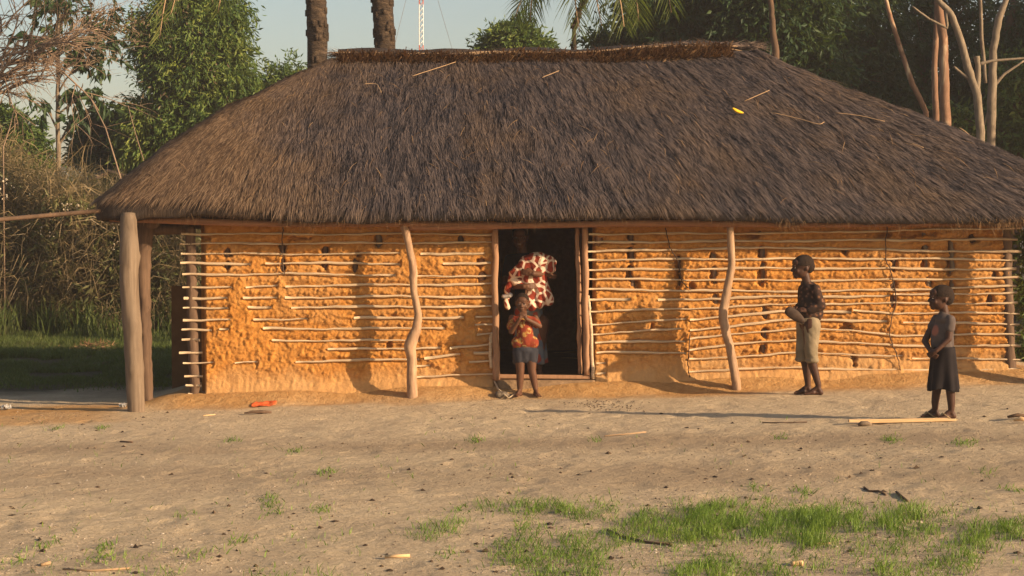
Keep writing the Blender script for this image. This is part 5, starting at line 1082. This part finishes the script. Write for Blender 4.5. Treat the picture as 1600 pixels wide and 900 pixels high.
def puretrunk(label, paths, Y, bark='palebark', base=None, name='bare_trunk_tree'):
    X = PX(paths[0][0][0], Y); z = g1(X, Y); t = thing(name, label, 'tree', (X, Y, z), 'trunks rising behind the right roof slope'); b = MB()
    for j, pth in enumerate(paths):
        q_ = [P(x, y, Y) for x, y, r in pth]; rr = [r*Y/F*.72 for x, y, r in pth]
        if j == 0: q_.insert(0, Vector((q_[0].x, Y, z-.1))); rr.insert(0, rr[0]*1.1)
        o_, r_ = [], []
        for i in range(len(q_)-1):
            for k in range(5): o_.append(q_[i].lerp(q_[i+1], k/5)+Vector((random.uniform(-1, 1), 0, 0))*rr[i]*.12); r_.append(rr[i]+(rr[i+1]-rr[i])*k/5)
        o_.append(q_[-1]); r_.append(rr[-1]); b.tube(o_, r_, 10, jit=.08)
    b.build('trunk', M[bark], t); return t
M['euc'] = None
n = NM('peeling_bark'); f_ = n.noise(2.2, 4, .6, n.mp((2, 2, .9)), .6); sp_ = n.noise(9, 3, .6, n.mp((1, 1, .4))); c = n.ramp(f_, [(.38, c3(.16, .085, .05)), (.55, c3(.25, .14, .085)), (.66, c3(.42, .31, .2))]); c = n.mix(n.ramp(sp_, [(.62, c3(0, 0, 0)), (.70, c3(.8, .8, .8))]), c, (.12, .075, .05, 1)); n.col(c); n.bump(sp_, .6, .02); M['euc'] = n.m
puretrunk('straight reddish peeling trunk, the thicker of the close pair', [[(1478, 190, 11), (1475, 120, 10.5), (1473, 60, 9.5), (1466, 0, 8), (1462, -60, 7)]], 24, 'euc')
puretrunk('slimmer reddish trunk just left of the thicker peeling trunk', [[(1462, 180, 7), (1460, 110, 6.5), (1463, 50, 6), (1466, -40, 5)]], 24.4, 'euc')
puretrunk('slanting red brown trunk leaning left behind the roof slope', [[(1447, 175, 5.5), (1425, 130, 6), (1408, 80, 5), (1392, 30, 4.5), (1382, -10, 4)]], 23.4, 'euc')
puretrunk('forked grey brown trunk with a cut stub and a long side branch', [[(1532, 205, 9), (1527, 150, 9), (1512, 105, 8.5), (1500, 60, 7.5), (1485, 20, 7), (1470, 5, 6), (1458, -8, 5)], [(1527, 145, 7), (1528, 100, 5.5), (1526, 88, 7)], [(1530, 100, 4), (1550, 95, 3), (1600, 91, 2.4), (1640, 88, 2)], [(1478, 15, 4), (1480, 44, 3), (1452, 30, 2.5), (1425, 10, 2)], [(1512, 122, 4), (1502, 114, 3), (1490, 104, 2.5)]], 23.0, 'palebark')
puretrunk('pale straight trunk right of the forked one', [[(1548, 213, 9), (1550, 160, 10), (1552, 80, 8), (1560, 30, 8), (1572, 0, 6), (1585, -30, 5)], [(1540, 130, 4), (1534, 60, 4), (1532, 0, 3.5), (1530, -40, 3)], [(1552, 135, 4), (1570, 115, 3), (1600, 95, 2)], [(1535, 205, 2), (1548, 160, 2), (1556, 130, 1.6)]], 24.6, 'palebark')
puretrunk('brown trunk showing just behind the right end of the ridge', [[(1212, 80, 8), (1207, 40, 6.5), (1204, 0, 6), (1200, -40, 5)]], 25, 'bark')
# bright shrubs by the right edge of the hut
tree('sunlit green shrub behind the lower right end of the roof', 1590, 27, [(1590, 240), (1588, 200)], .05, [(1560, 208, 34, 26), (1590, 160, 34, 40), (1500, 190, 30, 22), (1592, 215, 30, 24), (1580, 110, 30, 30)], 'leaf_green', 5500, .13, .045, 'bark', .3, .3)
tree('green shrub growing beside the right corner of the wall', 1625, 18, [(1622, 520), (1620, 420)], .03, [(1612, 380, 26, 40), (1610, 460, 22, 50), (1612, 540, 22, 40), (1640, 430, 30, 60)], 'leaf_green', 4500, .09, .03, 'bark', .3, .2, .2)
# unseen trees, added right of the view to shade the wood behind the hut
for i, (x, y, z, r) in enumerate(((16.5, 23.5, 5.0, 3.4), (13.5, 27, 5.2, 3.2), (20, 27, 6, 4), (12.5, 31.5, 5.5, 3))):
    t = thing('broadleaf_tree', ('added dark shade tree out of view, nearest the right edge', 'added dark shade tree out of view, behind the nearest one', 'largest added dark shade tree out of view, farthest right', 'smallest added dark shade tree out of view, farthest back')[i], 'tree', (x, y, -.1), 'added shade trees right of the view'); b = MB(); limb(b, (x, y, -.2), (x, y, z), .22, .12); 
    for k in range(8): limb(b, (x, y, z*.6), (x+random.uniform(-r, r)*.7, y+random.uniform(-r, r)*.7, z+random.uniform(-r, r)*.5), .08, .02)
    b.build('trunk', M['bark'], t); N = 16000; u = rng.standard_normal((N, 3)); u /= np.linalg.norm(u, axis=1)[:, None]; C = np.array([x, y, z])+u*(r*rng.random(N)**.5)[:, None]*np.array([1, 1, .95]); D = rng.standard_normal((N, 3)); D /= np.linalg.norm(D, axis=1)[:, None]
    v, f = leafmesh(C, D, .26, .11); mk('crown', v, f, M['leaf_dark'], t, False)
# ---- shed behind the brush, horizontal rail at left
t = thing('small_shed', 'dark low roofed shed half hidden behind the brush at left', 'shed', (PX(150, 32), 32.5, -.1)); n = NM('rusty_roof'); n.col(n.ramp(n.noise(3, 4), [(.3, c3(.035, .025, .02)), (.7, c3(.10, .06, .04))])); M['rust'] = n.m
b = MB()
V = [P(96, 300, 32), P(168, 268, 32.6), P(228, 284, 32), P(96, 295, 35), P(168, 263, 35.2), P(228, 279, 35)]
V = [tuple(v) for v in V]+[(v.x, v.y, v.z-.06) for v in V]; b.add(V, [(0, 1, 4, 3), (1, 2, 5, 4), (6, 9, 10, 7), (7, 10, 11, 8), (0, 6, 7, 1), (1, 7, 8, 2), (2, 8, 11, 5), (3, 9, 6, 0), (3, 4, 10, 9), (4, 5, 11, 10)]); b.build('roof', M['rust'], t, False)
b = MB(); x0, x1 = PX(110, 32.3), PX(218, 32.3); b.box(((x0+x1)/2, 33.8, 1.1), (x1-x0, 2.4, 2.6)); b.build('wall', M['step'], t, False)
b = MB(); q_ = [P(-60, 352, 15.2), P(0, 343, 15.4), P(80, 336, 15.55), P(160, 329, 15.7), P(200, 332, 15.75)]; b.tube(q_, [.020, .021, .021, .022, .022], 8, jit=.12); gq = [Vector((q_[0].x, q_[0].y, g1(q_[0].x, q_[0].y)-.1)), q_[0]+Vector((0, 0, .05))]; b.tube(gq, .04, 8)
tag(b.build('wooden_rail', M['bark'], None, True, gq[0]), 'horizontal pole reaching from the left edge to the thatch corner', 'pole')
# debris heap and a fallen branch on the shaded grass
a = Vector((PX(150, 24.5), 24.5, g1(PX(150, 24.5), 24.5))); N = 1500; X = a.x+.38*rng.standard_normal(N); Y = a.y+.22*rng.standard_normal(N); Z = gh(X, Y)+.12*rng.random(N)*np.exp(-((X-a.x)/.3)**2); D = rng.standard_normal((N, 3)); D[:, 2] *= .3; D /= np.linalg.norm(D, axis=1)[:, None]
v, f = leafmesh(np.stack([X, Y, Z], -1), D, .14, .02); tag(mk('palm_litter', v, f, M['straw'], None, False, a), 'low heap of reddish dry leaves on the grass left of the hut', 'leaf litter', None, 'stuff')
q_ = [P(110, 556, 21.)+Vector((0, 0, 0)), P(140, 551, 21.4), P(175, 543, 22.1), P(195, 541, 22.5)]; q_ = [Vector((v.x, v.y+.0, g1(v.x, v.y)+.03)) for v in q_]; b = MB(); b.tube(q_, [.02, .022, .018, .012], 7, jit=.2); tag(b.build('branch', M['bark'], None, True, q_[0]), 'fallen brown branch on the grass left of the thick corner post', 'branch')
# ------------------------------------------------------------ air
b = MB(); b.box((0, 175, 13), (900, 470, 34)); hz = b.build('haze', [bpy.data.materials.new('haze_air')], None, False); hz['kind'] = 'stuff'; hz['label'] = 'pale dusty evening haze'
hm = hz.data.materials[0]; hm.use_nodes = True; hm.node_tree.nodes.clear(); ho = hm.node_tree.nodes.new('ShaderNodeOutputMaterial'); hv = hm.node_tree.nodes.new('ShaderNodeVolumePrincipled')
hv.inputs['Density'].default_value = .0014; hv.inputs['Color'].default_value = (.95, .84, .80, 1); hv.inputs['Anisotropy'].default_value = .2; hm.node_tree.links.new(hv.outputs[0], ho.inputs['Volume'])
